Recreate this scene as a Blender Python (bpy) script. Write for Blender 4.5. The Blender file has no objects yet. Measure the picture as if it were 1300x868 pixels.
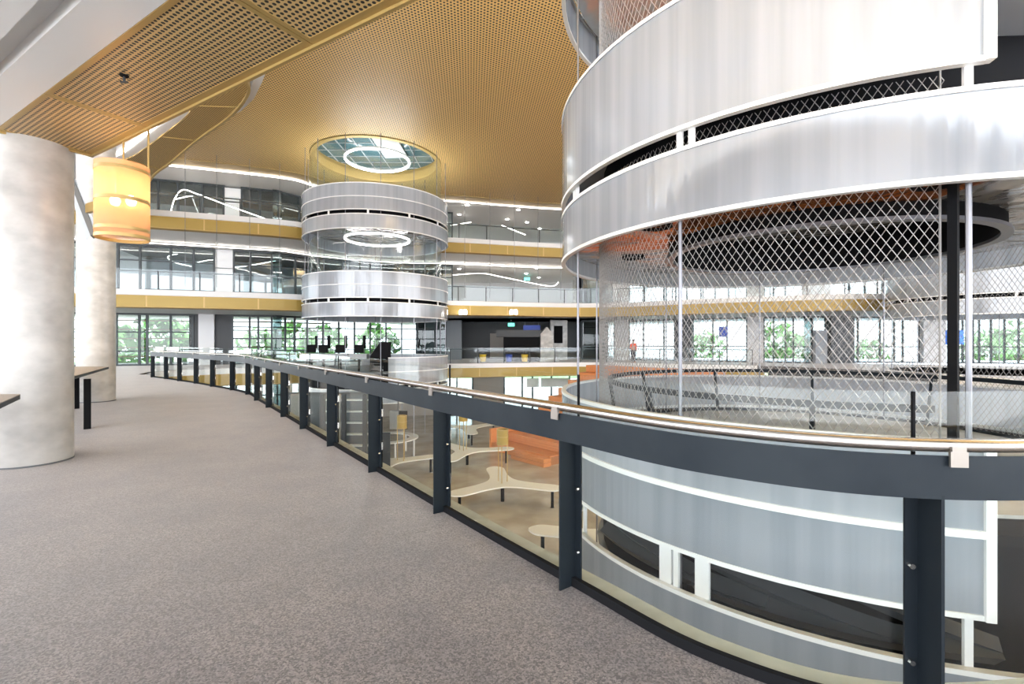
import bpy, math, random
from mathutils import Vector, Matrix
from mathutils.geometry import tessellate_polygon
random.seed(7)
S = bpy.context.scene
C = S.collection
PI = math.pi
# ------------------------------------------------------------------ camera, world, exposure
EYE = 1.55
F = 610.0
cam = bpy.data.cameras.new('camera'); camo = bpy.data.objects.new('camera', cam); C.objects.link(camo)
cam.sensor_width = 36; cam.lens = F / 1300 * 36; cam.clip_start = .05; cam.clip_end = 400
camo.location = (0, 0, EYE); camo.rotation_euler = (PI / 2, 0, 0)
S.camera = camo
S.view_settings.view_transform = 'Standard'; S.view_settings.look = 'None'
S.view_settings.exposure = 1.03; S.view_settings.gamma = 1; S.view_settings.use_curve_mapping = False
S.cycles.use_denoising = True
S.cycles.max_bounces = 10; S.cycles.diffuse_bounces = 4; S.cycles.glossy_bounces = 4
S.cycles.transmission_bounces = 6; S.cycles.transparent_max_bounces = 24
S.cycles.sample_clamp_indirect = 6
S.cycles.caustics_reflective = False; S.cycles.caustics_refractive = False
W = bpy.data.worlds.new('sky'); S.world = W; W.use_nodes = True
wn = W.node_tree; bg = wn.nodes['Background']
tc = wn.nodes.new('ShaderNodeTexCoord'); sep = wn.nodes.new('ShaderNodeSeparateXYZ'); rmp = wn.nodes.new('ShaderNodeValToRGB')
wn.links.new(tc.outputs['Generated'], sep.inputs[0]); wn.links.new(sep.outputs['Z'], rmp.inputs[0])
rmp.color_ramp.elements[0].color = (.93, .95, 1, 1); rmp.color_ramp.elements[1].color = (.66, .82, 1, 1)
wn.links.new(rmp.outputs[0], bg.inputs[0]); bg.inputs[1].default_value = 3.6


def area(name, loc, size, power, col=(1, .97, .93), rot=(0, 0, 0)):
    l = bpy.data.lights.new(name, 'AREA'); l.shape = 'DISK'; l.size = size; l.energy = power; l.color = col
    o = bpy.data.objects.new(name, l); C.objects.link(o); o.location = loc; o.rotation_euler = rot
    return o


# added fill lamps for the hall, outside the frame or on top of the drums
area('fill_down', (4, -1.5, 12.0), 6, 60)
area('fill_down', (17, 8, 12.0), 6, 900)
su = bpy.data.lights.new('sun', 'SUN'); su.energy = 12; su.angle = .02; su.color = (1, .98, .96)
so = bpy.data.objects.new('sun', su); C.objects.link(so); so.rotation_euler = (math.radians(32), 0, math.radians(8))
area('fill_up', (4.83, 7.73, 9.9), 5, 700, rot=(PI, 0, 0))  # upward fill lamps, added to brighten the gold ceiling from below
area('fill_up', (-8, 28.6, 9.4), 5, 300, rot=(PI, 0, 0))
area('fill_up', (25, 25.4, 9.9), 5, 900, rot=(PI, 0, 0))


# ------------------------------------------------------------------ materials
M = {}


def nodes(name):
    m = bpy.data.materials.new(name); m.use_nodes = True; M[name] = m
    return m, m.node_tree, m.node_tree.nodes['Principled BSDF']


def mat(name, col, rough=.5, metal=0, emit=0, ecol=None, spec=.5):
    m, t, b = nodes(name)
    b.inputs['Base Color'].default_value = (*col, 1); b.inputs['Roughness'].default_value = rough
    b.inputs['Metallic'].default_value = metal; b.inputs['Specular IOR Level'].default_value = spec
    if emit:
        b.inputs['Emission Color'].default_value = (*(ecol or col), 1); b.inputs['Emission Strength'].default_value = emit
    return m


def N(t, k, **kw):
    n = t.nodes.new(k)
    for a, v in kw.items(): setattr(n, a, v)
    return n


def noisy(name, c0, c1, scale, rough=.6, detail=6, stretch=(1, 1, 1), bump=0, metal=0, scale2=None, c2=None, spec=.5, lo=.35, hi=.65):
    m, t, b = nodes(name); L = t.links.new
    co = N(t, 'ShaderNodeTexCoord'); mp = N(t, 'ShaderNodeMapping'); mp.inputs['Scale'].default_value = stretch
    L(co.outputs['Object'], mp.inputs[0])
    n = N(t, 'ShaderNodeTexNoise'); n.inputs['Scale'].default_value = scale; n.inputs['Detail'].default_value = detail
    L(mp.outputs[0], n.inputs['Vector'])
    r = N(t, 'ShaderNodeValToRGB'); r.color_ramp.elements[0].color = (*c0, 1); r.color_ramp.elements[1].color = (*c1, 1)
    r.color_ramp.elements[0].position = lo; r.color_ramp.elements[1].position = hi
    L(n.outputs['Fac'], r.inputs[0]); out = r.outputs[0]
    if scale2:
        n2 = N(t, 'ShaderNodeTexNoise'); n2.inputs['Scale'].default_value = scale2; n2.inputs['Detail'].default_value = 3
        L(co.outputs['Object'], n2.inputs['Vector'])
        r2 = N(t, 'ShaderNodeValToRGB'); r2.color_ramp.elements[0].position = .35; r2.color_ramp.elements[1].position = .7
        L(n2.outputs['Fac'], r2.inputs[0])
        mx = N(t, 'ShaderNodeMixRGB', blend_type='MULTIPLY'); mx.inputs[2].default_value = (*c2, 1)
        L(r2.outputs[0], mx.inputs[0]); L(out, mx.inputs[1]); out = mx.outputs[0]
    L(out, b.inputs['Base Color']); b.inputs['Roughness'].default_value = rough; b.inputs['Metallic'].default_value = metal
    b.inputs['Specular IOR Level'].default_value = spec
    if bump:
        bp = N(t, 'ShaderNodeBump'); bp.inputs['Strength'].default_value = bump; bp.inputs['Distance'].default_value = .02
        L(n.outputs['Fac'], bp.inputs['Height']); L(bp.outputs[0], b.inputs['Normal'])
    return m


def perforated(name, col, pitch, hole, rot):
    """sheet with rows of round holes: dark where the hole is"""
    m, t, b = nodes(name); L = t.links.new
    co = N(t, 'ShaderNodeTexCoord'); mp = N(t, 'ShaderNodeMapping'); mp.inputs['Rotation'].default_value = (0, 0, rot)
    mp.inputs['Scale'].default_value = (1 / pitch, 1 / pitch, 1)
    L(co.outputs['Object'], mp.inputs[0])
    sp = N(t, 'ShaderNodeSeparateXYZ'); L(mp.outputs[0], sp.inputs[0])

    def mt(op, a, bb=None):
        k = N(t, 'ShaderNodeMath', operation=op)
        for i, v in enumerate((a, bb)):
            if v is None: continue
            if isinstance(v, (int, float)): k.inputs[i].default_value = v
            else: L(v, k.inputs[i])
        return k.outputs[0]
    row = mt('FLOOR', sp.outputs['Y']); odd = mt('MULTIPLY', mt('FLOORED_MODULO', row, 2), .5)
    u = mt('SUBTRACT', mt('FRACT', mt('ADD', sp.outputs['X'], odd)), .5); v = mt('SUBTRACT', mt('FRACT', sp.outputs['Y']), .5)
    d = mt('SQRT', mt('ADD', mt('MULTIPLY', u, u), mt('MULTIPLY', v, v)))
    h = mt('LESS_THAN', d, hole)
    mx = N(t, 'ShaderNodeMixRGB'); mx.inputs[1].default_value = (*col, 1); mx.inputs[2].default_value = (.012, .011, .01, 1)
    L(h, mx.inputs[0]); L(mx.outputs[0], b.inputs['Base Color'])
    b.inputs['Roughness'].default_value = .45
    b.inputs['Metallic'].default_value = .0
    return m


def schlick(t, r0, normal=None):
    """angle dependent reflectance that is the same for both faces of a sheet"""
    L = t.links.new
    g = N(t, 'ShaderNodeNewGeometry'); dt = N(t, 'ShaderNodeVectorMath', operation='DOT_PRODUCT')
    L(g.outputs['Incoming'], dt.inputs[0]); L(normal if normal else g.outputs['Normal'], dt.inputs[1])
    a = N(t, 'ShaderNodeMath', operation='ABSOLUTE'); L(dt.outputs['Value'], a.inputs[0])
    b = N(t, 'ShaderNodeMath', operation='SUBTRACT', use_clamp=True); b.inputs[0].default_value = 1; L(a.outputs[0], b.inputs[1])
    c = N(t, 'ShaderNodeMath', operation='POWER'); c.inputs[1].default_value = 5; L(b.outputs[0], c.inputs[0])
    d = N(t, 'ShaderNodeMath', operation='MULTIPLY_ADD'); d.inputs[1].default_value = 1 - r0; d.inputs[2].default_value = r0; L(c.outputs[0], d.inputs[0])
    return d.outputs[0]


def glass(name, tint=(.93, .98, .96), refl=1.0, rough=0.0):
    m = bpy.data.materials.new(name); m.use_nodes = True; M[name] = m; t = m.node_tree; t.nodes.clear(); L = t.links.new
    o = N(t, 'ShaderNodeOutputMaterial'); tr = N(t, 'ShaderNodeBsdfTransparent'); tr.inputs[0].default_value = (*tint, 1)
    g = N(t, 'ShaderNodeBsdfGlossy'); g.inputs['Roughness'].default_value = rough; g.inputs[0].default_value = (1, 1, 1, 1)
    k = N(t, 'ShaderNodeMath', operation='MULTIPLY', use_clamp=True); k.inputs[1].default_value = refl; L(schlick(t, .04), k.inputs[0])
    mx = N(t, 'ShaderNodeMixShader'); L(k.outputs[0], mx.inputs[0]); L(tr.outputs[0], mx.inputs[1]); L(g.outputs[0], mx.inputs[2])
    L(mx.outputs[0], o.inputs[0])
    return m


def polycarb(name):
    """twin wall polycarbonate: translucent white, glossy, fine vertical flutes"""
    m = bpy.data.materials.new(name); m.use_nodes = True; M[name] = m; t = m.node_tree; t.nodes.clear(); L = t.links.new
    o = N(t, 'ShaderNodeOutputMaterial')
    co = N(t, 'ShaderNodeTexCoord'); mp = N(t, 'ShaderNodeMapping'); mp.inputs['Scale'].default_value = (1, 1, .03)
    L(co.outputs['Object'], mp.inputs[0])
    n = N(t, 'ShaderNodeTexNoise'); n.inputs['Scale'].default_value = 5; n.inputs['Detail'].default_value = 4; L(mp.outputs[0], n.inputs['Vector'])
    bp = N(t, 'ShaderNodeBump'); bp.inputs['Strength'].default_value = .5; bp.inputs['Distance'].default_value = .03; L(n.outputs['Fac'], bp.inputs['Height'])
    r = N(t, 'ShaderNodeValToRGB'); r.color_ramp.elements[0].color = (.49, .53, .59, 1); r.color_ramp.elements[1].color = (.62, .655, .71, 1)
    r.color_ramp.elements[0].position = .3; r.color_ramp.elements[1].position = .6
    L(n.outputs['Fac'], r.inputs[0])
    d = N(t, 'ShaderNodeBsdfDiffuse'); L(r.outputs[0], d.inputs[0])
    tl = N(t, 'ShaderNodeBsdfTranslucent'); L(r.outputs[0], tl.inputs[0])
    tr = N(t, 'ShaderNodeBsdfTransparent'); tr.inputs[0].default_value = (.95, .97, 1, 1)
    g = N(t, 'ShaderNodeBsdfGlossy'); g.inputs['Roughness'].default_value = .14; L(bp.outputs[0], g.inputs['Normal'])
    m1 = N(t, 'ShaderNodeMixShader'); m1.inputs[0].default_value = .5; L(d.outputs[0], m1.inputs[1]); L(tl.outputs[0], m1.inputs[2])
    m0 = N(t, 'ShaderNodeMixShader'); m0.inputs[0].default_value = .12; L(m1.outputs[0], m0.inputs[1]); L(tr.outputs[0], m0.inputs[2])
    m2 = N(t, 'ShaderNodeMixShader'); L(schlick(t, .11, bp.outputs[0]), m2.inputs[0]); L(m0.outputs[0], m2.inputs[1]); L(g.outputs[0], m2.inputs[2])
    L(m2.outputs[0], o.inputs[0])
    return m


def mirror_soffit(name, col=(.62, .6, .58)):
    m, t, b = nodes(name); L = t.links.new
    co = N(t, 'ShaderNodeTexCoord')
    n = N(t, 'ShaderNodeTexNoise'); n.inputs['Scale'].default_value = 1.1; n.inputs['Detail'].default_value = 2; n.inputs['Distortion'].default_value = 1.0
    L(co.outputs['Object'], n.inputs['Vector'])
    bp = N(t, 'ShaderNodeBump'); bp.inputs['Strength'].default_value = .8; bp.inputs['Distance'].default_value = .12; L(n.outputs['Fac'], bp.inputs['Height'])
    L(bp.outputs[0], b.inputs['Normal'])
    b.inputs['Base Color'].default_value = (*col, 1); b.inputs['Metallic'].default_value = .55; b.inputs['Roughness'].default_value = .14
    return m


def carpet():
    """cut pile carpet: every tuft its own grey, with wide brownish wear patches"""
    m, t, b = nodes('carpet'); L = t.links.new
    co = N(t, 'ShaderNodeTexCoord'); v = N(t, 'ShaderNodeTexVoronoi'); v.inputs['Scale'].default_value = 120; L(co.outputs['Object'], v.inputs['Vector'])
    sp = N(t, 'ShaderNodeSeparateColor'); L(v.outputs['Color'], sp.inputs[0])
    r = N(t, 'ShaderNodeValToRGB'); r.color_ramp.elements[0].color = (.03, .028, .029, 1); r.color_ramp.elements[1].color = (.235, .218, .212, 1); L(sp.outputs[0], r.inputs[0])
    r.color_ramp.elements[0].position = .1
    n2 = N(t, 'ShaderNodeTexNoise'); n2.inputs['Scale'].default_value = 1.3; n2.inputs['Detail'].default_value = 5; n2.inputs['Roughness'].default_value = .65; L(co.outputs['Object'], n2.inputs['Vector'])
    r2 = N(t, 'ShaderNodeValToRGB'); r2.color_ramp.elements[0].position = .38; r2.color_ramp.elements[1].position = .62
    r2.color_ramp.elements[0].color = (.62, .60, .62, 1); r2.color_ramp.elements[1].color = (1, .93, .88, 1); L(n2.outputs['Fac'], r2.inputs[0])
    mx = N(t, 'ShaderNodeMixRGB', blend_type='MULTIPLY'); mx.inputs[0].default_value = 1; L(r.outputs[0], mx.inputs[1]); L(r2.outputs[0], mx.inputs[2])
    L(mx.outputs[0], b.inputs['Base Color']); b.inputs['Roughness'].default_value = .42; b.inputs['Specular IOR Level'].default_value = .5


carpet()
M['carpet'].node_tree.nodes['Principled BSDF'].inputs['Sheen Weight'].default_value = .38
M['carpet'].node_tree.nodes['Principled BSDF'].inputs['Sheen Tint'].default_value = (1, .89, .82, 1)
M['carpet'].node_tree.nodes['Principled BSDF'].inputs['Sheen Roughness'].default_value = .5
noisy('concrete', (.42, .405, .38), (.64, .62, .585), 2.6, rough=.28, stretch=(1, 1, 1.5), scale2=1.5, c2=(.80, .78, .76), lo=.3, hi=.7)
noisy('polished', (.48, .43, .36), (.66, .61, .53), .9, rough=.13, detail=8, scale2=.3, c2=(.8, .78, .75))
noisy('ledge', (.40, .40, .34), (.50, .50, .43), 6, rough=.6)
noisy('timber', (.62, .22, .07), (.78, .34, .13), 3, rough=.4, stretch=(1, 8, 20), detail=5)
mat('steel', (.012, .016, .02), .42, 0, spec=.14)
noisy('beam_steel', (.016, .021, .026), (.024, .03, .035), 3, rough=.4, spec=.12)
mat('stainless', (.62, .58, .54), .22, 1)
mat('bracket_steel', (.30, .27, .24), .45, .8)
mat('rod_steel', (.24, .24, .26), .35, .8)
mat('wire', (.38, .36, .34), .45, .2)
mat('white', (.87, .865, .86), .5)
mat('white_gloss', (.9, .9, .89), .3)
mat('plaster', (.78, .76, .75), .7)
mat('bolt', (.75, .73, .7), .25, 1)
mat('black', (.008, .008, .009), .8, spec=.12)
mat('dark', (.035, .037, .04), .45)
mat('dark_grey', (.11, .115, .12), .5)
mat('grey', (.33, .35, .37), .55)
mat('frame', (.035, .045, .05), .4)
mat('gold', (.42, .28, .06), .42, .15)
mat('gold_frame', (.66, .45, .17), .45, .1)
mat('recess_glass', (.05, .11, .13), .07)
mat('gold_trim', (.50, .34, .12), .4, .3)
GA = math.atan2(-.515, .857)
perforated('perf_near', (.70, .49, .22), .047, .33, -GA)
perforated('perf_far', (.80, .53, .20), .12, .29, -.55)
perforated('perf_mid', (.60, .39, .13), .05, .30, .7)
glass('glass', (.965, .99, .98), .5)
glass('facade_glass', (.72, .80, .81), 2.2)
glass('clear_glass', (.95, .98, .98), .6)
glass('tint_glass', (.60, .66, .66), 1.0)
polycarb('polycarbonate'); mirror_soffit('mirror'); mirror_soffit('orange_mirror', (.85, .27, .08))
mat('light_line', (1, .95, .9), .5, 0, 5, (1, .93, .86))
mat('ring_glow', (1, 1, 1), .5, 0, 6, (1, .93, .92))
mat('bulb', (1, .9, .7), .4, 0, 8, (1, .86, .62))
mat('lamp_white', (1, 1, 1), .4, 0, 14, (1, .97, .93))
mat('exit_green', (.1, .8, .6), .4, 0, 1.2, (.15, .95, .75))
mat('blue', (.015, .06, .42), .4)
mat('bright_blue', (.03, .2, .85), .4, 0, .3)
mat('yellow', (.8, .5, .02), .5)
mat('hivis', (.9, .09, .02), .6)
mat('skin', (.55, .33, .24), .55)
mat('trouser', (.03, .035, .06), .8)
mat('hair', (.04, .025, .02), .8)
mat('bleach_end', (.42, .17, .06), .5)
mat('table_white', (.93, .92, .86), .3)
mat('beige', (.42, .37, .32), .6)
mat('leaf', (.10, .22, .05), .8)
mat('bark', (.12, .08, .05), .9)
mat('grass', (.16, .25, .09), .9)
mat('paving', (.62, .63, .65), .8)
mat('brick_red', (.55, .25, .18), .8)
mat('pipe', (.35, .36, .37), .3, .8)


def lantern_mat():
    m = bpy.data.materials.new('lantern_mesh'); m.use_nodes = True; M['lantern_mesh'] = m; t = m.node_tree; t.nodes.clear(); L = t.links.new
    o = N(t, 'ShaderNodeOutputMaterial'); d = N(t, 'ShaderNodeBsdfDiffuse'); d.inputs[0].default_value = (.85, .50, .27, 1)
    tl = N(t, 'ShaderNodeBsdfTranslucent'); tl.inputs[0].default_value = (.95, .52, .25, 1)
    tr = N(t, 'ShaderNodeBsdfTransparent')
    a = N(t, 'ShaderNodeMixShader'); a.inputs[0].default_value = .55; L(d.outputs[0], a.inputs[1]); L(tl.outputs[0], a.inputs[2])
    b = N(t, 'ShaderNodeMixShader'); b.inputs[0].default_value = .30; L(a.outputs[0], b.inputs[1]); L(tr.outputs[0], b.inputs[2])
    L(b.outputs[0], o.inputs[0])


lantern_mat()


# ------------------------------------------------------------------ mesh helpers
class MB:
    def __init__(s): s.v = []; s.f = []; s.sm = False

    def add(s, vs, fs):
        k = len(s.v); s.v += [tuple(v) for v in vs]; s.f += [tuple(i + k for i in f) for f in fs]; return s

    def box(s, c, d, rz=0, ax=None):
        """centre, full dims; rz rotation"""
        cx, cy, cz = c; a, b, h = d[0] / 2, d[1] / 2, d[2] / 2; cr, sr = math.cos(rz), math.sin(rz)
        vs = [(cx + x * cr - y * sr, cy + x * sr + y * cr, cz + z) for z in (-h, h) for x, y in ((-a, -b), (a, -b), (a, b), (-a, b))]
        return s.add(vs, [(3, 2, 1, 0), (4, 5, 6, 7), (0, 1, 5, 4), (1, 2, 6, 5), (2, 3, 7, 6), (3, 0, 4, 7)])

    def tube(s, pts, r, n=8, closed=False, caps=True, rb=None):
        pts = [Vector(p) for p in pts]; m = len(pts); vs = []
        for i, p in enumerate(pts):
            if closed: d = pts[(i + 1) % m] - pts[i - 1]
            else: d = pts[min(i + 1, m - 1)] - pts[max(i - 1, 0)]
            d.normalize(); up = Vector((0, 0, 1)) if abs(d.z) < .95 else Vector((1, 0, 0))
            a = d.cross(up).normalized(); b = a.cross(d).normalized()
            rr = r if not isinstance(r, (list, tuple)) else r[i]
            for k in range(n):
                t = 2 * PI * k / n; vs.append(p + a * math.cos(t) * rr + b * math.sin(t) * rr)
        fs = []
        for i in range(m if closed else m - 1):
            j = (i + 1) % m
            for k in range(n): fs.append((i * n + k, i * n + (k + 1) % n, j * n + (k + 1) % n, j * n + k))
        if not closed and caps: fs += [tuple(range(n - 1, -1, -1)), tuple(range((m - 1) * n, m * n))]
        return s.add(vs, fs)

    def sweep(s, path, prof, closed=False, pclosed=True):
        """path [(x,y)], prof [(offset to the left normal, z)]"""
        m = len(path); q = len(prof); vs = []
        for i in range(m):
            if closed: a, b = path[i - 1], path[(i + 1) % m]
            else: a, b = path[max(i - 1, 0)], path[min(i + 1, m - 1)]
            dx, dy = b[0] - a[0], b[1] - a[1]; l = math.hypot(dx, dy) or 1; nx, ny = -dy / l, dx / l
            vs += [(path[i][0] + nx * o, path[i][1] + ny * o, z) for o, z in prof]
        fs = []
        for i in range(m if closed else m - 1):
            j = (i + 1) % m
            for k in range(q if pclosed else q - 1):
                l = (k + 1) % q; fs.append((i * q + k, i * q + l, j * q + l, j * q + k))
        if pclosed and not closed: fs += [tuple(range(q)), tuple(range(m * q - 1, (m - 1) * q - 1, -1))]
        return s.add(vs, fs)

    def prism(s, poly, z0, z1, holes=()):
        loops = [poly] + list(holes); flat = [p for l in loops for p in l]
        tris = tessellate_polygon([[Vector((x, y, 0)) for x, y in l] for l in loops]); k = len(flat)
        vs = [(x, y, z1) for x, y in flat] + [(x, y, z0) for x, y in flat]
        fs = [tuple(t) for t in tris] + [tuple(i + k for i in reversed(t)) for t in tris]
        b = 0
        for l in loops:
            n = len(l)
            for i in range(n): j = (i + 1) % n; fs.append((b + i, b + j, b + j + k, b + i + k))
            b += n
        return s.add(vs, fs)

    def lathe(s, c, prof, n=32, closed=False):
        vs = []; q = len(prof)
        for i in range(n):
            t = 2 * PI * i / n
            vs += [(c[0] + r * math.cos(t), c[1] + r * math.sin(t), c[2] + z) for r, z in prof]
        fs = []
        for i in range(n):
            j = (i + 1) % n
            for k in range(q if closed else q - 1):
                l = (k + 1) % q; fs.append((i * q + k, j * q + k, j * q + l, i * q + l))
        return s.add(vs, fs)

    def build(s, name, material, parent=None, smooth=False, fix=True):
        me = bpy.data.meshes.new(name); me.from_pydata(s.v, [], s.f); me.validate(); me.update()
        if fix:
            import bmesh
            b = bmesh.new(); b.from_mesh(me); bmesh.ops.recalc_face_normals(b, faces=b.faces); b.to_mesh(me); b.free()
        me.materials.append(M[material] if isinstance(material, str) else material)
        if smooth:
            me.polygons.foreach_set('use_smooth', [True] * len(me.polygons))
            try: me.set_sharp_from_angle(angle=.7)
            except Exception: pass
        o = bpy.data.objects.new(name, me); C.objects.link(o)
        if parent: o.parent = parent
        return o


def tag(o, label=None, cat=None, group=None, kind=None):
    if label: o['label'] = label
    if cat: o['category'] = cat
    if group: o['group'] = group
    if kind: o['kind'] = kind
    return o


def thing(name, label, cat, group=None, loc=(0, 0, 0), rz=0, kind=None):
    o = bpy.data.objects.new(name, None); C.objects.link(o); o.location = loc; o.rotation_euler = (0, 0, rz)
    o.empty_display_size = .2
    return tag(o, label, cat, group, kind)


def struct(o, label=None): o['kind'] = 'structure'; return (tag(o, label) if label else o)


def copy_tree(o, parent=None):
    c = o.copy(); C.objects.link(c)
    if parent: c.parent = parent
    for ch in list(o.children): copy_tree(ch, c)
    return c


def catmull(P, n=6, closed=False):
    out = []; m = len(P)
    for i in range(m if closed else m - 1):
        if closed: a, b, c, d = P[i - 1], P[i], P[(i + 1) % m], P[(i + 2) % m]
        else: a, b, c, d = P[max(i - 1, 0)], P[i], P[i + 1], P[min(i + 2, m - 1)]
        for k in range(n):
            t = k / n
            out.append(tuple(.5 * (2 * b[j] + (c[j] - a[j]) * t + (2 * a[j] - 5 * b[j] + 4 * c[j] - d[j]) * t * t + (3 * b[j] - a[j] - 3 * c[j] + d[j]) * t ** 3) for j in range(len(b))))
    if not closed: out.append(tuple(P[-1]))
    return out


def resample(P, step):
    L = [0]
    for a, b in zip(P, P[1:]): L.append(L[-1] + math.dist(a, b))
    n = max(1, round(L[-1] / step)); out = []; j = 0
    for i in range(n + 1):
        s = L[-1] * i / n
        while j < len(P) - 2 and L[j + 1] < s: j += 1
        t = (s - L[j]) / max(1e-9, L[j + 1] - L[j]); out.append(tuple(P[j][k] + (P[j + 1][k] - P[j][k]) * t for k in range(2)))
    return out


def offset(P, d):
    out = []
    for i in range(len(P)):
        a, b = P[max(i - 1, 0)], P[min(i + 1, len(P) - 1)]; dx, dy = b[0] - a[0], b[1] - a[1]; l = math.hypot(dx, dy)
        out.append((P[i][0] - dy / l * d, P[i][1] + dx / l * d))
    return out


def at_px(P, px, far=True):
    """where the sight line of column px meets the plan path P (used once, to read positions off the photograph)"""
    t = (px - 650) / F; best = None
    for i, (a, b) in enumerate(zip(P, P[1:])):
        fa, fb = a[0] - t * a[1], b[0] - t * b[1]
        if fa * fb <= 0 and fa != fb:
            k = fa / (fa - fb); p = (a[0] + (b[0] - a[0]) * k, a[1] + (b[1] - a[1]) * k)
            if p[1] > 1 and (best is None or p[1] > best[0][1]): best = (p, i, k)
    return best


def sub(P, px0, px1):
    a, b = at_px(P, px0), at_px(P, px1)
    if not a or not b: return []
    if (a[1], a[2]) > (b[1], b[2]): a, b = b, a
    return [a[0]] + P[a[1] + 1:b[1] + 1] + [b[0]]


# ------------------------------------------------------------------ plan paths  (camera at 0,0 looking along +y)
EDGE = resample(catmull([(-34, 23), (-27, 24.8), (-20, 27.1), (-13.6, 29.6), (-11.4, 32.0), (-8.3, 33.8), (-4.0, 34.4), (3.8, 36.5), (8, 36.1), (11.8, 33.6), (16, 31.4), (21, 29.3), (26, 30.2), (32, 29.0), (39, 24.5)], 8), .7)
EDGE = [p for p in EDGE]
WALL = offset(EDGE, 5.6)
RAIL = [(5.2, 3.0), (3.9, 2.35), (2.85, 2.03), (1.69, 1.93), (.95, 2.28), (.34, 3.03), (-.664, 4.365), (-1.66, 5.73), (-2.70, 7.15), (-3.73, 8.57), (-4.73, 9.94), (-5.76, 11.35), (-6.76, 12.7), (-7.8, 14.16), (-8.99, 15.4), (-10.4, 16.64), (-11.8, 17.9), (-13.2, 19.03), (-14.5, 20.1), (-15.8, 21.1)]
RAILS = offset(catmull(RAIL, 30), -.055)            # runs from the right foreground to the far left; the void lies on its right hand
# ------------------------------------------------------------------ floors
rail_out = offset(RAILS, -.20)       # slab edge just outboard of the glass
void = [p for p in rail_out[::6]] + [(-17.6, 23.0), (-18.6, 25.0), (-18.3, 26.6)]
void += [p for p in resample(EDGE, 1.4) if -17.5 < p[0] < 17.0] + [(19, 26.5), (20.6, 23.2), (20.6, 20), (18.8, 17), (19.5, 12), (17, 6.5), (11, 3.6)]
fl = MB().prism([(-34, -4), (42, -4), (42, 20), (34, 30), (20, 38), (9, 56), (-9, 56), (-16, 42), (-34, 33)], -.32, 0, [void])
struct(fl.build('floor', 'carpet'), 'dark speckled grey walkway carpet curving round the void')
struct(MB().prism([(-60, -20), (60, -20), (60, 80), (-60, 80)], -4.8, -4.5).build('floor', 'polished'), 'polished concrete floor of the level below')
lg = struct(MB().sweep(offset(RAILS, -.055)[:], [(0, -.005), (0, .006), (-.15, .006), (-.15, -.4), (0, -.4)]).build('trim_1', 'ledge'), 'pale slab ledge outside the glass')
struct(MB().sweep(offset(RAILS, .012), [(0, 0), (0, .055), (-.035, .055), (-.035, 0)]).build('trim_2', 'black'), 'black steel kerb at the foot of the glass')


FARB = [(42, 26), (42, 37), (34, 43), (20, 44), (13, 53), (-12, 53), (-15, 43), (-26, 40), (-38, 37), (-38, 24)]


def slab(o, z0, z1, name, m, lab): return struct(MB().prism(offset(EDGE, o)[2:-3] + FARB, z0, z1).build(name, m), lab)


def fascia(z, path, label, n, gold=True, mat2='white'):
    r = thing('slab_edge', label, None, kind='structure')
    MB().sweep(path, [(-.04, z - .32), (-.04, z), (.25, z), (.25, z - .32)]).build('nosing', mat2, r)
    MB().sweep(path, [(.06, z - .98), (.06, z - .325), (.12, z - .325), (.12, z - .98)]).build('backing_frame', 'gold_frame', r)
    MB().sweep(path, [(.30, z - 1.055), (.05, z - 1.02), (.03, z - .98), (.10, z - .98), (.3, z - .98)]).build('edge_trim', 'gold_trim', r)
    MB().sweep(path, [(.30, z - 1.03), (.5, z - 1.058), (.9, z - 1.058), (.9, z - .96), (.3, z - .96)]).build('soffit_edge', 'white', r)
    pts = resample(path, .7); k = 4
    for i in range(0, len(pts) - 1, k):
        seg = pts[i:i + k + 1]
        if len(seg) > 1:
            a, b = Vector(seg[0]), Vector(seg[-1]); sh = []
            for j, p in enumerate(seg): sh.append(p)
            d0 = (Vector(seg[1]) - Vector(seg[0])).normalized() * .04; d1 = (Vector(seg[-1]) - Vector(seg[-2])).normalized() * .04
            sh[0] = tuple(a + d0); sh[-1] = tuple(b - d1)
            MB().sweep(sh, [(.045, z - .955), (.045, z - .355), (.058, z - .355), (.058, z - .955)]).build('fascia_panel', 'gold' if gold else mat2, r)
    return r


fascia(0, [p for p in void if p[1] > 22.5 and p[0] < -13] + [p for p in EDGE if -13.0 < p[0] < 16.5], 'white nosed slab edge of the opposite walkway at our level', 0)
fascia(4.5, EDGE, 'lower curved slab edge with gold panels across the atrium', 1)
fascia(9.0, EDGE, 'upper curved slab edge with gold panels across the atrium', 2)
for z, p0, p1 in ((4.5, 0, 0), (9.0, 0, 0)):
    slab(.26, z - .3, z - .004, 'floor', 'beige', 'upper floor slab at %.0f m above the walkway' % z)
    slab(.6, z - 1.06, z - .98, 'ceiling', 'white', 'white soffit under the slab at %.0f m' % z)
# dark grey fascia of the right hand walkway
struct(MB().sweep([(16.5, 30.9), (19, 26.6), (20.6, 23.2)], [(-.06, -.62), (-.06, .02), (.1, .02), (.1, -.62)]).build('trim_3', 'dark_grey'), 'dark grey walkway edge behind the large drum')
struct(MB().sweep([(20.6, 23.2), (20.6, 20), (18.8, 17), (19.5, 12), (17, 6.5), (11, 3.6)], [(-.06, -.62), (-.06, .02), (.1, .02), (.1, -.62)]).build('trim_4', 'white'), 'white walkway edge at the far right')

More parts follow.
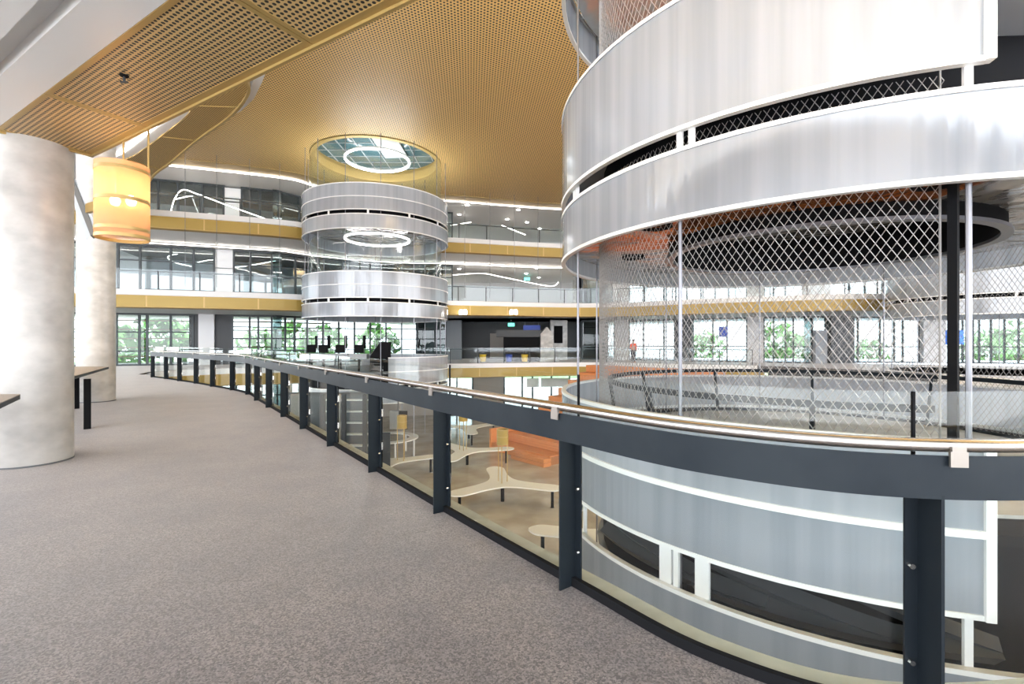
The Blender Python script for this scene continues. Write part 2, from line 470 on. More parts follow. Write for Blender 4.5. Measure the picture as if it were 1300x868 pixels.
# main gold ceiling, with round recess over the small drum
ST = (-8.0, 28.6); BT = (4.83, 7.73); TT = (25.0, 25.4)
circ = lambda c, r, n=64: [(c[0] + r * math.cos(2 * PI * i / n), c[1] + r * math.sin(2 * PI * i / n)) for i in range(n)]
CEDGE = offset(EDGE, 1.9)
cpoly = [(-30, 4), (-12, -14), (40, -14), (44, 18)] + [p for p in reversed(CEDGE[::3]) if p[0] < 36] + [(-34, 18)]
struct(MB().prism(cpoly, 12.3, 12.5, [circ(ST, 3.56)]).build('ceiling', 'perf_far'), 'gold perforated ceiling high over the atrium')
tr = struct(MB().sweep(CEDGE, [(-1.1, 12.27), (-1.1, 12.299), (.02, 12.299), (.02, 12.27)]).build('trim_5', 'gold_trim'), 'plain gold border of the ceiling')
slab(1.93, 12.34, 12.46, 'ceiling', 'white', 'white ceiling of the top gallery')
rec = thing('ceiling', 'round recess in the gold ceiling over the small drum', None, kind='structure')
MB().lathe((*ST, 0), [(3.56, 12.28), (3.70, 12.28), (3.70, 12.24), (3.46, 12.24), (3.46, 12.75), (3.56, 12.75)], 64, True).build('recess_rim', 'gold_trim', rec, True)
MB().prism(circ(ST, 3.6), 13.0, 13.06).build('recess_top', 'recess_glass', rec)
for k in range(-3, 4):
    h = math.sqrt(max(.1, 3.5 ** 2 - k * k)); MB().box((ST[0] + k, ST[1], 12.98), (.05, 2 * h, .05)).build('recess_bar', 'grey', rec); MB().box((ST[0], ST[1] + k, 12.98), (2 * h, .05, .04)).build('recess_bar', 'grey', rec)
MB().prism([(ST[0] + .2, ST[1] - 3.2), (ST[0] + 1.6, ST[1] - 3.2), (ST[0] + 1.6, ST[1] + .9), (ST[0] + .2, ST[1] + 1.0)], 12.86, 12.94).build('white_hatch', 'grey', rec)
MB().lathe((ST[0] + .8, ST[1] - .2, 0), [(0, 12.85), (.16, 12.85), (.16, 12.86), (0, 12.86)], 16).build('hatch_port', 'black', rec)
MB().lathe((ST[0] - 1.4, ST[1] - 2.0, 0), [(0, 12.9), (.3, 12.9), (.3, 12.96), (0, 12.96)], 16).build('hatch_port', 'black', rec)
MB().lathe((*ST, 0), [(3.58, 12.4), (3.58, 13.05)], 64).build('recess_side', 'gold_trim', rec, True)

# ------------------------------------------------------------------ soffit over our walkway: white with a strip of gold perforated panels
dn = Vector((.857, -.515)); nn = Vector((.515, .857))
def PN(p, n): v = dn * p + nn * n; return (v.x, v.y)
struct(MB().prism([PN(-8.3, 1.75), PN(6, 1.75), PN(6, 1.42), PN(-8.3, 1.42)], 4.10, 4.45).build('ceiling', 'white_gloss'), 'white soffit between gold strip and trough')
struct(MB().prism([PN(-8.3, 1.42), PN(6, 1.42), PN(6, 1.244), PN(-8.3, 1.244)], 4.22, 4.45).build('trim_6', 'white'), 'pale recessed trough in the white soffit')
struct(MB().prism([PN(-8.3, 1.244), PN(6, 1.244), PN(6, -5), PN(-8.3, -5)], 4.08, 4.45).build('ceiling', 'white_gloss'), 'white soffit left of the trough')
gs = thing('ceiling', 'strip of gold perforated soffit panels above the walkway', None, kind='structure')
for a, b in ((-8.26, -6.65), (-6.65, -3.58), (-3.58, -.5), (-.5, 2.6)):
    MB().prism([PN(a + .05, 1.80), PN(b - .05, 1.80), PN(b - .05, 2.58), PN(a + .05, 2.58)], 4.10, 4.13).build('perforated_panel', 'perf_near', gs)
    MB().prism([PN(a + .004, 1.753), PN(b - .004, 1.753), PN(b - .004, 2.65), PN(a + .004, 2.65)], 4.095, 4.12,
               [[PN(a + .05, 1.80), PN(b - .05, 1.80), PN(b - .05, 2.58), PN(a + .05, 2.58)]]).build('panel_border', 'gold_trim', gs)
MB().prism([PN(-8.3, 1.75), PN(6, 1.75), PN(6, 2.66), PN(-8.3, 2.66)], 4.13, 4.45).build('slab_backing', 'black', gs)
MB().prism([PN(-8.3, 2.65), PN(2.6, 2.65), PN(2.6, 2.68), PN(-8.3, 2.68)], 4.07, 4.30).build('edge_trim', 'gold_trim', gs)
MB().prism([PN(-8.3, 1.75), PN(-8.27, 1.75), PN(-8.27, 2.68), PN(-8.3, 2.68)], 4.07, 4.30).build('edge_trim', 'gold_trim', gs)
sp = thing('sprinkler_head', 'small black sprinkler fitting in the gold strip above the walkway', 'sprinkler', loc=(*PN(-5.55, 2.03), 4.10))
MB().lathe((0, 0, 0), [(0, -.015), (.035, -.012), (.04, 0), (0, 0)], 12).build('flange', 'black', sp)
MB().tube([(0, 0, 0), (0, 0, -.06)], .011, 8).box((0, 0, -.065), (.07, .02, .012)).build('nozzle', 'dark', sp)

# upper near slab (two floors up) with its gold strip curving away on the left
UP = catmull([(-21, 26.8), (-15.6, 20.7), (-13.2, 18.6), (-10.9, 16.6), (-8.8, 14.9), (-7.6, 13.7), (-7.1, 12.9), (-7.3, 12.1), (-8.6, 11.2), (-11, 10)], 6)
UPI = catmull([(-22.5, 25.6), (-15.9, 19.3), (-14.0, 17.9), (-11.9, 16.3), (-9.9, 14.7), (-9.2, 13.7), (-8.7, 12.9), (-8.9, 12.6), (-10, 11.8), (-12, 10.8)], 6)
us = thing('ceiling', 'gold strip under the curved slab two floors up', None, kind='structure')
seg = 9
for i in range(0, len(UP) - 1, seg):
    a = UP[i:i + seg + 1]; b = UPI[i:i + seg + 1]
    MB().prism(a + b[::-1], 8.52, 8.56).build('perforated_panel', 'perf_mid', us)
    if i: MB().tube([(*a[0], 8.515), (*b[0], 8.515)], .022, 4).build('joint_trim', 'gold_trim', us)
MB().sweep(UP, [(.03, 8.45), (.03, 8.58), (-.04, 8.58), (-.04, 8.45)]).build('edge_trim', 'gold_trim', us)
MB().sweep(UP, [(.0, 8.58), (.0, 9.25), (-.2, 9.25), (-.2, 8.58)]).build('nosing', 'white', us)
fp = [(283, 152), (300, 142), (314, 122), (322, 102), (318, 92), (338, 90), (333, 104), (322, 126), (306, 141)]
struct(MB().prism([((px - 650) / F * (7.05 * F / (434 - py)), 7.05 * F / (434 - py)) for px, py in fp], 8.60, 9.0).build('trim_7', 'white'), 'white flared edge of the slab two floors up')
struct(MB().prism([(-34, 8), (-11, 9.5)] + UPI[::-1] + [(-30, 26)], 8.56, 9.0).build('ceiling', 'white'), 'white soffit two floors up on the left')
lt = MB().tube([(*p, 8.55) for p in offset(UPI, -.38)[4:44]], .06, 6).build('light_strip', 'light_line')
tag(lt, 'glowing linear light in the white soffit at upper left', 'light strip')
struct(MB().sweep([(-24, 10), (-24, 24)], [(0, 3.7), (0, 9), (-.3, 9), (-.3, 3.7)]).build('wall_left', 'plaster'), 'white wall left of the columns')

wl = thing('window_1', 'tall glazing along the left side of the walkway', None, kind='structure')
for k in range(9):
    MB().box((-24, 8 + 2 * k, 1.85), (.14, .1, 3.7)).build('mullion', 'frame', wl)
    if k < 8: MB().box((-24, 9 + 2 * k, 1.85), (.02, 1.9, 3.5)).build('pane', 'clear_glass', wl)
for zz in (.06, 1.1, 3.64): MB().box((-24, 16, zz), (.12, 16, .1)).build('transom', 'frame', wl)

# ------------------------------------------------------------------ facades
def wall_run(par, name, px0, px1, z0, z1, m, th=.12, path=WALL, o=0):
    p = sub(path, px0, px1)
    if len(p) < 2: return None
    return MB().sweep(p, [(o, z0), (o, z1), (o + th, z1), (o + th, z0)]).build(name, m, par)


def mullion(par, px, z0, z1, w=.12, m='frame', name='mullion', path=WALL, dz=.14):
    r = at_px(path, px)
    if not r: return
    p, i, k = r; a, b = path[i], path[i + 1]; rz = math.atan2(b[1] - a[1], b[0] - a[0])
    MB().box((p[0] + math.sin(rz) * .0, p[1], (z0 + z1) / 2), (w, dz, z1 - z0), rz).build(name, m, par)


def glazed(par, xs, z0, z1, m='facade_glass', thick=.12, transoms=(), bottom=.1):
    """xs: photo columns of the mullions; panes between them"""
    for a, b in zip(xs, xs[1:]):
        wall_run(par, 'pane', a, b, z0 + bottom, z1, m, .02)
    for x in xs: mullion(par, x, z0, z1, thick)
    for tz in transoms: wall_run(par, 'transom', xs[0], xs[-1], tz - .04, tz + .04, 'frame', .08, o=-.04)
    wall_run(par, 'sill', xs[0], xs[-1], z0, z0 + bottom, 'frame', .14, o=-.05)
    wall_run(par, 'head', xs[0], xs[-1], z1 - .12, z1, 'frame', .14, o=-.05)


w4 = thing('wall_far_top', 'glazed wall of the top gallery across the atrium', None, kind='structure')
glazed(w4, [150, 175, 201, 226, 257, 284], 9, 12.34, transoms=(11.3,))
wall_run(w4, 'white_panel', 285, 307, 9, 11.2, 'white'); wall_run(w4, 'white_panel', 285, 307, 11.3, 12.2, 'white')
glazed(w4, [307, 330, 355, 380, 410, 440, 470, 500, 530, 562, 574], 9, 12.34, transoms=(11.3,))
w3 = thing('wall_far_middle', 'glazed wall of the middle gallery across the atrium', None, kind='structure')
glazed(w3, [92, 120, 150, 178, 217, 246, 272], 4.5, 7.94, transoms=(6.9,))
wall_run(w3, 'white_panel', 273, 296, 6.65, 7.9, 'white')
dr = wall_run(w3, 'door', 273, 296, 4.52, 6.6, 'white_gloss')
glazed(w3, [297, 318, 345, 375, 405, 435, 470, 505, 540, 574], 4.5, 7.94, transoms=(6.9,))
w2 = thing('wall_far_lower', 'glazed wall at our level across the atrium', None, kind='structure')
glazed(w2, [92, 115, 148, 177, 187, 217, 245], 0, 3.44, 'tint_glass', transoms=(.95, 2.2))
wall_run(w2, 'dark_panel', 240, 252, 0, 3.44, 'dark'); wall_run(w2, 'white_panel', 253, 273, 0, 3.44, 'white', .3, o=-.25)
wall_run(w2, 'dark_panel', 273, 295, 0, 3.44, 'dark')
glazed(w2, [295, 317, 328, 345, 362, 374, 390, 410, 430, 450, 470, 490, 510, 530, 552, 559, 566], 0, 3.44, 'tint_glass', transoms=(.95, 1.8, 2.6))
# right half at our level: bright windows between white piers
for a, b in ((781, 799), (949, 969), (1168, 1197)):
    wall_run(w2, 'pier', a, b, 0, 3.44, 'plaster', .5, o=-.4)
wall_run(w2, 'dark_panel', 858, 880, 0, 3.44, 'dark', .6, o=-.5); wall_run(w2, 'dark_panel', 1048, 1078, 0, 3.44, 'dark', .6, o=-.5)
wall_run(w2, 'grey_panel', 1031, 1046, 0, 2.4, 'grey', .3, o=-.3)
for xs in ([739, 757, 780], [799, 817, 843, 858], [880, 905, 923, 948], [970, 982, 997, 1007, 1031, 1048], [1078, 1089, 1117, 1135, 1146, 1166], [1198, 1210, 1222, 1235, 1243, 1258, 1275, 1293, 1320, 1350]):
    glazed(w2, xs, 0, 3.44, 'tint_glass', .1, transoms=(1.2,))
w3b = thing('wall_right_middle', 'glazed wall of the middle gallery behind the large drum', None, kind='structure')
for xs in ([739, 757, 778], [799, 817, 843, 858, 872, 890, 908, 925, 948], [970, 982, 997, 1022], [1050, 1078, 1098, 1120, 1146, 1166], [1198, 1222, 1258, 1293, 1330]):
    glazed(w3b, xs, 4.5, 7.94, 'tint_glass', .1)
for a, b in ((778, 799), (948, 970), (1022, 1050), (1166, 1198)): wall_run(w3b, 'pier', a, b, 4.5, 7.94, 'plaster', .5, o=-.3)
w4b = thing('wall_right_top', 'glazed wall of the top gallery behind the large drum', None, kind='structure')
glazed(w4b, list(range(735, 1340, 35)), 9, 12.34, 'tint_glass', .1)
# lower level wall
w1 = thing('wall_far_ground', 'ground level wall with pale shopfront panes across the atrium', None, kind='structure')
glazed(w1, [150, 190, 230, 262, 300, 330, 352, 380, 420], -4.5, -1.06, 'tint_glass', transoms=(-2.2,))
wall_run(w1, 'white_panel', 420, 560, -4.5, -1.06, 'beige')
glazed(w1, [560, 580, 600], -4.5, -1.06, 'tint_glass'); wall_run(w1, 'grey_panel', 600, 640, -4.5, -1.06, 'beige')
glazed(w1, [640, 663, 676, 700, 723, 745, 770, 800], -4.5, -1.06, 'tint_glass')
wall_run(w1, 'white_panel', 800, 1300, -4.5, -1.06, 'plaster')
for i, (a, b) in enumerate(((668, 683), (686, 722))):
    wall_run(w1, 'lit_sign', a, b, -2.35, -1.6, 'lamp_green' if False else 'table_white', .1, o=-.3)
# back walls behind the two upper glazed galleries
BACK = offset(EDGE, 12)
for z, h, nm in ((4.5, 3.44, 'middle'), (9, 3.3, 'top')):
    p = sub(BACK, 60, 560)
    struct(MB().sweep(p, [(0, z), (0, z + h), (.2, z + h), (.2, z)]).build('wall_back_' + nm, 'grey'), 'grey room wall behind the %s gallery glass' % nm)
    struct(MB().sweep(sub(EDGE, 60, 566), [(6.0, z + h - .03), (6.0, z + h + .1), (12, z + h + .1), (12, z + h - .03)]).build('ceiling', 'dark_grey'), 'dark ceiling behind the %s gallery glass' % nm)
# curved light ribbons inside the galleries
def ribbon(pts, label, r=.027):
    o = MB().tube(catmull(pts, 8), r, 6).build('light_ribbon', 'light_line'); return tag(o, label, 'light ribbon', None)
def P(px, py, d): return ((px - 650) / F * d, d, EYE + (434 - py) * d / F)
ribbon([P(217, 268, 29.5), P(222, 252, 29.5), P(232, 241, 29.8), P(250, 246, 30.2), P(290, 261, 30.8), P(338, 278, 31.5)], 'looping white light ribbon at the top gallery, left of the small drum')
ribbon([P(222, 253, 29.5), P(240, 249, 32), P(256, 247, 34)], 'short branch of the looping light ribbon at the top gallery')
ribbon([P(242, 322, 36), P(228, 322, 35), P(213, 326, 34.2), P(222, 333, 35), P(243, 338, 36)], 'hairpin light ribbon behind the middle gallery glass')
ribbon([P(247, 334, 35.5), P(272, 330, 35.5), P(297, 339, 35.5), P(350, 331, 36)], 'wavy light ribbon behind the middle gallery glass')
for z, y0, y1, lab in ((12.335, 60, 1400, 'long light line under the top ceiling edge'), (7.92, 60, 1400, 'long light line in the middle gallery soffit')):
    o = MB().sweep(offset(EDGE, 2.1 if z > 10 else 4.0), [(0, z - .10), (0, z - .14), (.045, z - .14), (.045, z - .10)]).build('light_strip', 'light_line')
    tag(o, lab, 'light strip')

# lobby recesses behind the gap between the two drums (columns 570-735 of the photo)
lob = thing('wall_lobby', 'deep lobbies between the drums', None, kind='structure')
for z in (4.5, 9.0):
    MB().box((0, 52, z + 1.6), (24, .2, 3.9), 0).build('back_wall', 'plaster', lob)
    MB().prism([(-6, 38), (9.5, 38), (12, 52), (-11, 52)], z + (3.425 if z < 5 else 3.32), z + 3.435).build('lobby_soffit', 'white', lob)
    MB().prism([(-6, 38), (9.5, 38), (12, 52), (-11, 52)], z - .3, z + .006).build('lobby_floor', 'beige', lob)
    MB().box((6.5, 45, z + 1.7), (1.6, .3, 3.5)).build('grey_pier', 'concrete', lob)
    MB().box((6.5, 44.8, z + 1.9), (1.0, .1, 2.3)).build('dark_door', 'black', lob)
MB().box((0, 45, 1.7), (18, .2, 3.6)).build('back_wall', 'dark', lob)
MB().box((-6.0, 42, 1.7), (3.2, .3, 3.5)).build('blue_grey_panel', 'grey', lob)
MB().box((-1.4, 44.8, 1.2), (1.3, .1, 2.3)).build('door_leaf', 'beige', lob)
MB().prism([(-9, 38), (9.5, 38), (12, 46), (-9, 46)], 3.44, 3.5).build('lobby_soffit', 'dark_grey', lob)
wall_run(lob, 'grey_pier', 698, 719, 0, 3.44, 'concrete', .5, o=-.5)
mb = sub(WALL, 699, 717)
if mb:
    p = mb[0]; q = mb[-1]; mx = ((p[0] + q[0]) / 2, (p[1] + q[1]) / 2 - .55)
    tag(MB().box((mx[0], mx[1], 2.2), (.75, .06, 1.5)).build('wall_screen', 'black'), 'black portrait screen on the concrete pier across the void', 'screen')
# zig-zag light of the middle lobby, chevron light of the top lobby
ribbon([P(575, 349, 40), P(612, 347, 41), P(640, 352, 42), P(697, 363, 44), P(709, 358, 44)], 'curving light ribbon of the middle lobby between the drums')
ribbon([P(572, 286, 40), P(598, 282, 41)], 'short light bar at the top lobby beside the small drum')
ribbon([P(637, 286, 41), P(667, 298, 42)], 'sloping light bar at the top lobby under the blue sign')


def far_balustrade(z, path, label, px_glass=None):
    r = thing('gallery_balustrade', label, 'balustrade', 'balustrades of the opposite galleries')
    MB().sweep(offset(path, .12), [(-.03, z + 1.0), (-.03, z + 1.06), (.03, z + 1.06), (.03, z + 1.0)]).build('handrail', 'frame', r)
    pts = resample(offset(path, .12), 2.0)
    for i, p in enumerate(pts):
        a, b = pts[max(0, i - 1)], pts[min(len(pts) - 1, i + 1)]; rz = math.atan2(b[1] - a[1], b[0] - a[0])
        MB().box((*p, z + .5), (.05, .09, 1.02), rz).build('post', 'frame', r)
    for a, b in zip(pts, pts[1:]):
        d = Vector(b) - Vector(a); u = d.normalized() * .04; a2 = Vector(a) + u; b2 = Vector(b) - u
        MB().sweep([tuple(a2), tuple(b2)], [(-.06, z + .04), (-.06, z + 1.14), (-.072, z + 1.14), (-.072, z + .04)]).build('glass_panel', 'clear_glass', r)
    return r


far_balustrade(9, [p for p in EDGE if -24 < p[0] < 10], 'glass balustrade of the top gallery across the atrium')
far_balustrade(4.5, [p for p in EDGE if -24 < p[0] < 27], 'glass balustrade of the middle gallery across the atrium')
far_balustrade(0, [p for p in EDGE if -15 < p[0] < 16.4], 'glass balustrade across the void at our level')

# ------------------------------------------------------------------ our walkway balustrade
bal = thing('walkway_balustrade', 'dark steel and glass balustrade curving along the walkway', 'balustrade')
def norm_at(p):
    i = min(range(len(RAILS)), key=lambda k: math.dist(RAILS[k], p)); a, b = RAILS[max(i - 1, 0)], RAILS[min(i + 1, len(RAILS) - 1)]
    d = (Vector(b) - Vector(a)).normalized(); return d, Vector((d.y, -d.x))      # tangent (to the far left), normal towards the void
posts = [RAILS[30 * i] for i, p in enumerate(RAIL) if p not in ((.95, 2.28), (2.85, 2.03), (5.2, 3.0))]
for p in posts:
    d, n = norm_at(p); rz = math.atan2(n.y, n.x); P0 = Vector(p)
    b = MB(); c = P0 + n * -.045; b.box((c.x, c.y, .475), (.13, .012, .95), rz)
    c = P0 + n * .026; b.box((c.x, c.y, .475), (.012, .11, .95), rz)
    po = b.build('post', 'steel', bal)
    for zz in (.22, .62):
        for s in (-.038, .038):
            q = P0 + n * .02 + d * s
            MB().tube([(q.x, q.y, zz), (q.x - n.x * .022, q.y - n.y * .022, zz)], .011, 8).build('bolt', 'bolt', po)
        q = P0 + n * .045; MB().box((q.x, q.y, zz + .08), (.03, .05, .09), rz).build('glass_clamp', 'stainless', po)
    q = P0 - n * .118 + d * (.03 if p[1] > 2.4 else -.045)
    br = MB(); br.box((q.x - n.x * .006, q.y - n.y * .006, 1.096), (.010, .062, .06), rz); br.box((q.x + n.x * .0, q.y + n.y * .0, 1.125), (.02, .05, .04), rz)
    br.build('rail_bracket', 'bracket_steel', bal)
MB().sweep(offset(RAILS, .110), [(.0, .935), (.0, 1.105), (-.012, 1.105), (-.012, .935)]).build('beam', 'beam_steel', bal)
MB().tube([(*p, 1.145) for p in offset(RAILS, .095)], .027, 14).build('handrail', 'stainless', bal, True)
gl = offset(RAILS, -.058)
joints = [30 * i for i, p in enumerate(RAIL) if RAILS[30 * i] in posts]
js = sorted(set([0] + joints))
for a, b in zip(js, js[1:]):
    seg = gl[a:b + 1]; A, B = Vector(seg[0]), Vector(seg[-1]); u = (Vector(seg[1]) - A).normalized() * .006; w = (B - Vector(seg[-2])).normalized() * .006
    seg = [tuple(A + u)] + seg[1:-1] + [tuple(B - w)]
    g = MB().sweep(seg, [(0, .03), (0, 1.34), (-.012, 1.34), (-.012, .03)]).build('glass_panel', 'glass', bal)
    for e in (seg[0],):
        MB().box((e[0] - u.x, e[1] - u.y, .69), (.010, .014, 1.3), math.atan2(u.y, u.x)).build('edge_seal', 'black', g)

# ------------------------------------------------------------------ drum towers
def arc(c, r, a0, a1, n):
    return [(c[0] + r * math.cos(math.radians(a0 + (a1 - a0) * i / n)), c[1] + r * math.sin(math.radians(a0 + (a1 - a0) * i / n))) for i in range(n + 1)]


def band(par, c, r, z0, z1, a0=-180, a1=180, n=12, rims=True, rim='white_gloss', name='panel', rw=.022):
    full = a1 - a0 >= 359.9
    for i in range(n):
        s0 = a0 + (a1 - a0) * i / n; s1 = a0 + (a1 - a0) * (i + 1) / n; g = .0
        MB().sweep(arc(c, r, s0 + g, s1 - g, max(3, int((s1 - s0) / 3.5))), [(0, z0), (0, z1), (.012, z1), (.012, z0)]).build(name, 'polycarbonate', par, True)
    for z in (z0, z1):
        MB().sweep(arc(c, r - .02, a0, a1, 96)[:-1] if full else arc(c, r - .02, a0, a1, 90),
                   [(-.035, z - rw), (-.035, z + rw), (.035, z + rw), (.035, z - rw)], closed=full).build('rim', rim, par)


def netting(par, c, r, z0, z1, a0, a1, w=.085, h=.13, rad=.0042, m='wire'):
    b = MB(); n = int(math.radians(a1 - a0) * r / w); slope = w / h / r; H = z1 - z0; K = max(3, int(H / .28))
    lo, hi = math.radians(a0), math.radians(a1)
    for s in (-1, 1):
        ext = int(H * slope / ((hi - lo) / n)) + 1
        for i in range(-ext, n + ext + 1):
            st = lo + (hi - lo) * i / n; pts = []
            t0, t1 = sorted((((lo - st) / (s * slope)), ((hi - st) / (s * slope)))); t0 = max(0, t0); t1 = min(H, t1)
            if t1 - t0 < .02: continue
            kk = max(1, math.ceil((t1 - t0) / .28))
            for k in range(kk + 1):
                t = t0 + (t1 - t0) * k / kk; a = st + s * t * slope
                pts.append((c[0] + r * math.cos(a), c[1] + r * math.sin(a), z0 + t))
            if len(pts) > 1: b.tube(pts, rad, 3, caps=False)
    o = b.build('wire_netting', m, par, fix=False); o['kind'] = 'stuff'; return o


def disc(par, c, z, r=3.9, cav=3.3, soff=-.95, floor='grey', soffit='mirror', sr=None):
    MB().prism(circ(c, r), z - .12, z).build('platform', floor, par)
    MB().lathe((*c, 0), [(cav, z - .12), (cav, z + soff)], 64).build('cavity_dark', 'black', par, True)  # black cylinder stands in for the darkness of the cavity between floors
    MB().prism(circ(c, sr or r - .05), z + soff - .04, z + soff).build('soffit', soffit, par)


# --- the large drum tower
big = thing('drum_tower', 'large drum tower of white panels and wire netting at right', 'drum tower', 'white drum towers')
O0, O1 = -104.5, -62.0       # opening in the upper bands, in degrees round the drum
for z in (0.0, 4.5, 9.0):
    ga, gb = O1, O0 + 360
    bA = thing('upper_band', None, None); bA.parent = big
    if z == 0:
        band(bA, BT, 4.0, z - .67, z + .73, ga, gb, 9)
        MB().sweep(arc(BT, 4.0, ga, gb, 90), [(-.03, z - .03), (-.03, z + .03), (.04, z + .03), (.04, z - .03)]).build('mid_rail', 'white_gloss', bA)
    else:
        band(bA, BT, 4.0, z - .67, z + .71, ga, gb, 9)
        MB().sweep(arc(BT, 3.97, ga, gb, 90), [(.0, z - .03), (.0, z + .03), (.04, z + .03), (.04, z - .03)]).build('mid_rail', 'grey', bA)
    for aa in (ga, gb):
        q = arc(BT, 3.99, aa, aa, 1)[0]; MB().box((*q, z + .03), (.09, .07, 1.44), math.radians(aa)).build('end_post', 'white_gloss', bA)
    bB = thing('lower_band', None, None); bB.parent = big
    top = -1.13 if z == 0 else -.90
    band(bB, BT, 4.0, z - (1.85 if z == 0 else 1.62), z + top, -180, 180, 12)
    angs = [-165.5, -142.5, -140.6, -136.3, -106.0, 150, 120, 90, 60, 30, 0, -30, -60] if z == 0 else [-172, -170, -140, -138, -106, 150, 120, 90, 60, 30, 0, -30, -60]
    for k, aa in enumerate(angs):
        q = arc(BT, 3.93, aa, aa, 1)[0]
        MB().box((*q, z + (top - .67) / 2), (.04, .15 if z == 0 and k in (1, 3) else .06, -(top + .67) + .04), math.radians(aa)).build('slot_mullion', 'white_gloss', bB)
    disc(big, BT, z, r=3.9 if z else 3.45, cav=3.3, soff=-1.0 if z == 9 else -.85 if z else -1.75, sr=None if z != 4.5 else 2.3, floor='concrete' if z == 0 else 'grey')
    if z == 0: MB().lathe((*BT, 0), [(3.46, -.03), (3.9, -.03), (3.9, -.12), (3.46, -.12)], 72, True).build('dark_margin', 'black', big)  # black ring round the platform rim
netting(big, BT, 3.37, 0.02, 3.17, O1, O0 + 360)
netting(big, BT, 3.42, 3.3, 4.0, O1, O0 + 360)
netting(big, BT, 3.37, 4.52, 7.9, O1, O0 + 360, .12, .18, .004)
# steel bones visible in the lower slot
for i, (a, b, z0, z1, s) in enumerate(((-175, -140, -.75, -1.05, .10), (-165, -128, -1.1, -1.1, .12), (-150, -112, -.70, -1.12, .10), (-120, -100, -.72, -1.1, .09), (-140, -100, -1.14, -1.14, .12))):
    p0 = arc(BT, 3.62, a, a, 1)[0]; p1 = arc(BT, 3.55, b, b, 1)[0]
    pa = [(x, y, z0 + (z1 - z0) * k / 10) for k, (x, y) in enumerate(arc(BT, 3.6, a, b, 10))]
    MB().tube(pa, s, 4).build('cross_beam', 'dark', big)
RODS = [-105.5, -140.4, -172, 141.6, 107.4, 73.9, 38.7, 3, -33, -68]
for a in RODS:
    x, y = arc(BT, 3.88, a, a, 1)[0]; MB().tube([(x, y, -4.5), (x, y, 12.3)], .022 if a in (-105.5, -140.4) else .016, 8).build('hanger_rod', 'rod_steel', big)
x, y = arc(BT, 3.45, -103.6, -103.6, 1)[0]; MB().box((x, y, 1.4), (.07, .07, 4.1), .6).build('black_post', 'black', big)
for a in (-101.8, -62):
    x, y = arc(BT, 3.37, a if a > -100 else -104.6, a, 1)[0]; MB().tube([(x, y, 0), (x, y, 7.9)], .010, 6).build('edge_cable', 'wire', big)
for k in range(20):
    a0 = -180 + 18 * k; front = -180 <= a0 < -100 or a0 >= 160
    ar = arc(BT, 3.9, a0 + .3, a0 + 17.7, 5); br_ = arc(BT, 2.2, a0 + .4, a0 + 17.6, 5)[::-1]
    MB().prism(ar + br_, 3.18, 3.21).build('soffit_panel', 'orange_mirror' if front else 'mirror', big)  # front sectors tinted orange, the others left neutral
ring = MB().lathe((*BT, 0), [(2.2, 3.62), (2.2, 3.0), (2.12, 3.0), (2.12, 3.62)], 72, True).build('soffit_ring', 'black', big, True)
MB().lathe((*BT, 0), [(2.25, 3.0), (2.25, 2.955), (2.13, 2.955), (2.13, 3.0)], 72, True).build('ring_lip', 'rod_steel', big, True)
for a, rr in ((-160, 3.0), (-100, 2.9), (150, 2.9), (40, 2.95)):
    x, y = arc(BT, rr, a, a, 1)[0]
    MB().lathe((x, y, 0), [(.22, 3.18), (.22, 3.14), (.19, 3.14), (.19, 3.18)], 20, True).build('soffit_speaker', 'black', big, True)
# inner guard rail with leaning posts
MB().sweep(arc(BT, 3.2, -62, 256, 90), [(-.03, .87), (-.03, .94), (.03, .94), (.03, .87)]).build('inner_rail', 'steel', big)
MB().sweep(arc(BT, 3.2, -62, 256, 90), [(-.01, .0), (-.01, .05), (.01, .05), (.01, 0)]).build('toe_rail', 'steel', big)
for k in range(9):
    a = -50 + k * 36; p0 = arc(BT, 3.05, a, a, 1)[0]; p1 = arc(BT, 3.2, a, a, 1)[0]
    MB().tube([(*p0, .0), (*p1, .88)], .032, 4).build('leaning_post', 'steel', big)

# --- the small drum tower (hangs under the ceiling recess)
small = thing('drum_tower', 'slim drum tower with glowing rings between the galleries', 'drum tower', 'white drum towers')
for z in (-4.5, 0.0, 4.5, 9.0):
    f = z == 0
    if z > -4:
        if f: band(small, ST, 4.15, z - .67, z + .73, -67, 120, 8)
        else: band(small, ST, 4.15, z - .67, z + .68, -180, 180, 12)
        band(small, ST, 4.15, z - 1.62, z - .90, -180, 180, 12)
        MB().sweep(arc(ST, 4.15, -67, 120, 60) if f else arc(ST, 4.15, -180, 180, 72)[:-1], [(-.02, z - .02), (-.02, z + .02), (.01, z + .02), (.01, z - .02)], closed=not f).build('mid_rail', 'white', small)
        disc(small, ST, z, r=4.05, cav=3.7, floor='dark_grey')
        for k in range(12):
            q = arc(ST, 4.08, k * 30 + 9, k * 30 + 9, 1)[0]; MB().box((*q, z - .785), (.04, .1, .26), math.radians(k * 30 + 9)).build('slot_mullion', 'white_gloss', small)
for k in range(14):
    a = k * 360 / 14 + 5; x, y = arc(ST, 4.0, a, a, 1)[0]; MB().tube([(x, y, -4.5), (x, y, 12.3)], .018, 6).build('hanger_rod', 'rod_steel', small)
MB().sweep(arc(ST, 3.75, -180, 180, 60)[:-1], [(0, 9.1), (0, 12.3), (.01, 12.3), (.01, 9.1)], closed=True).build('glass_skin', 'clear_glass', small, True)
MB().sweep(arc(ST, 3.75, -180, 180, 60)[:-1], [(0, 4.6), (0, 7.3), (.01, 7.3), (.01, 4.6)], closed=True).build('glass_skin', 'clear_glass', small, True)
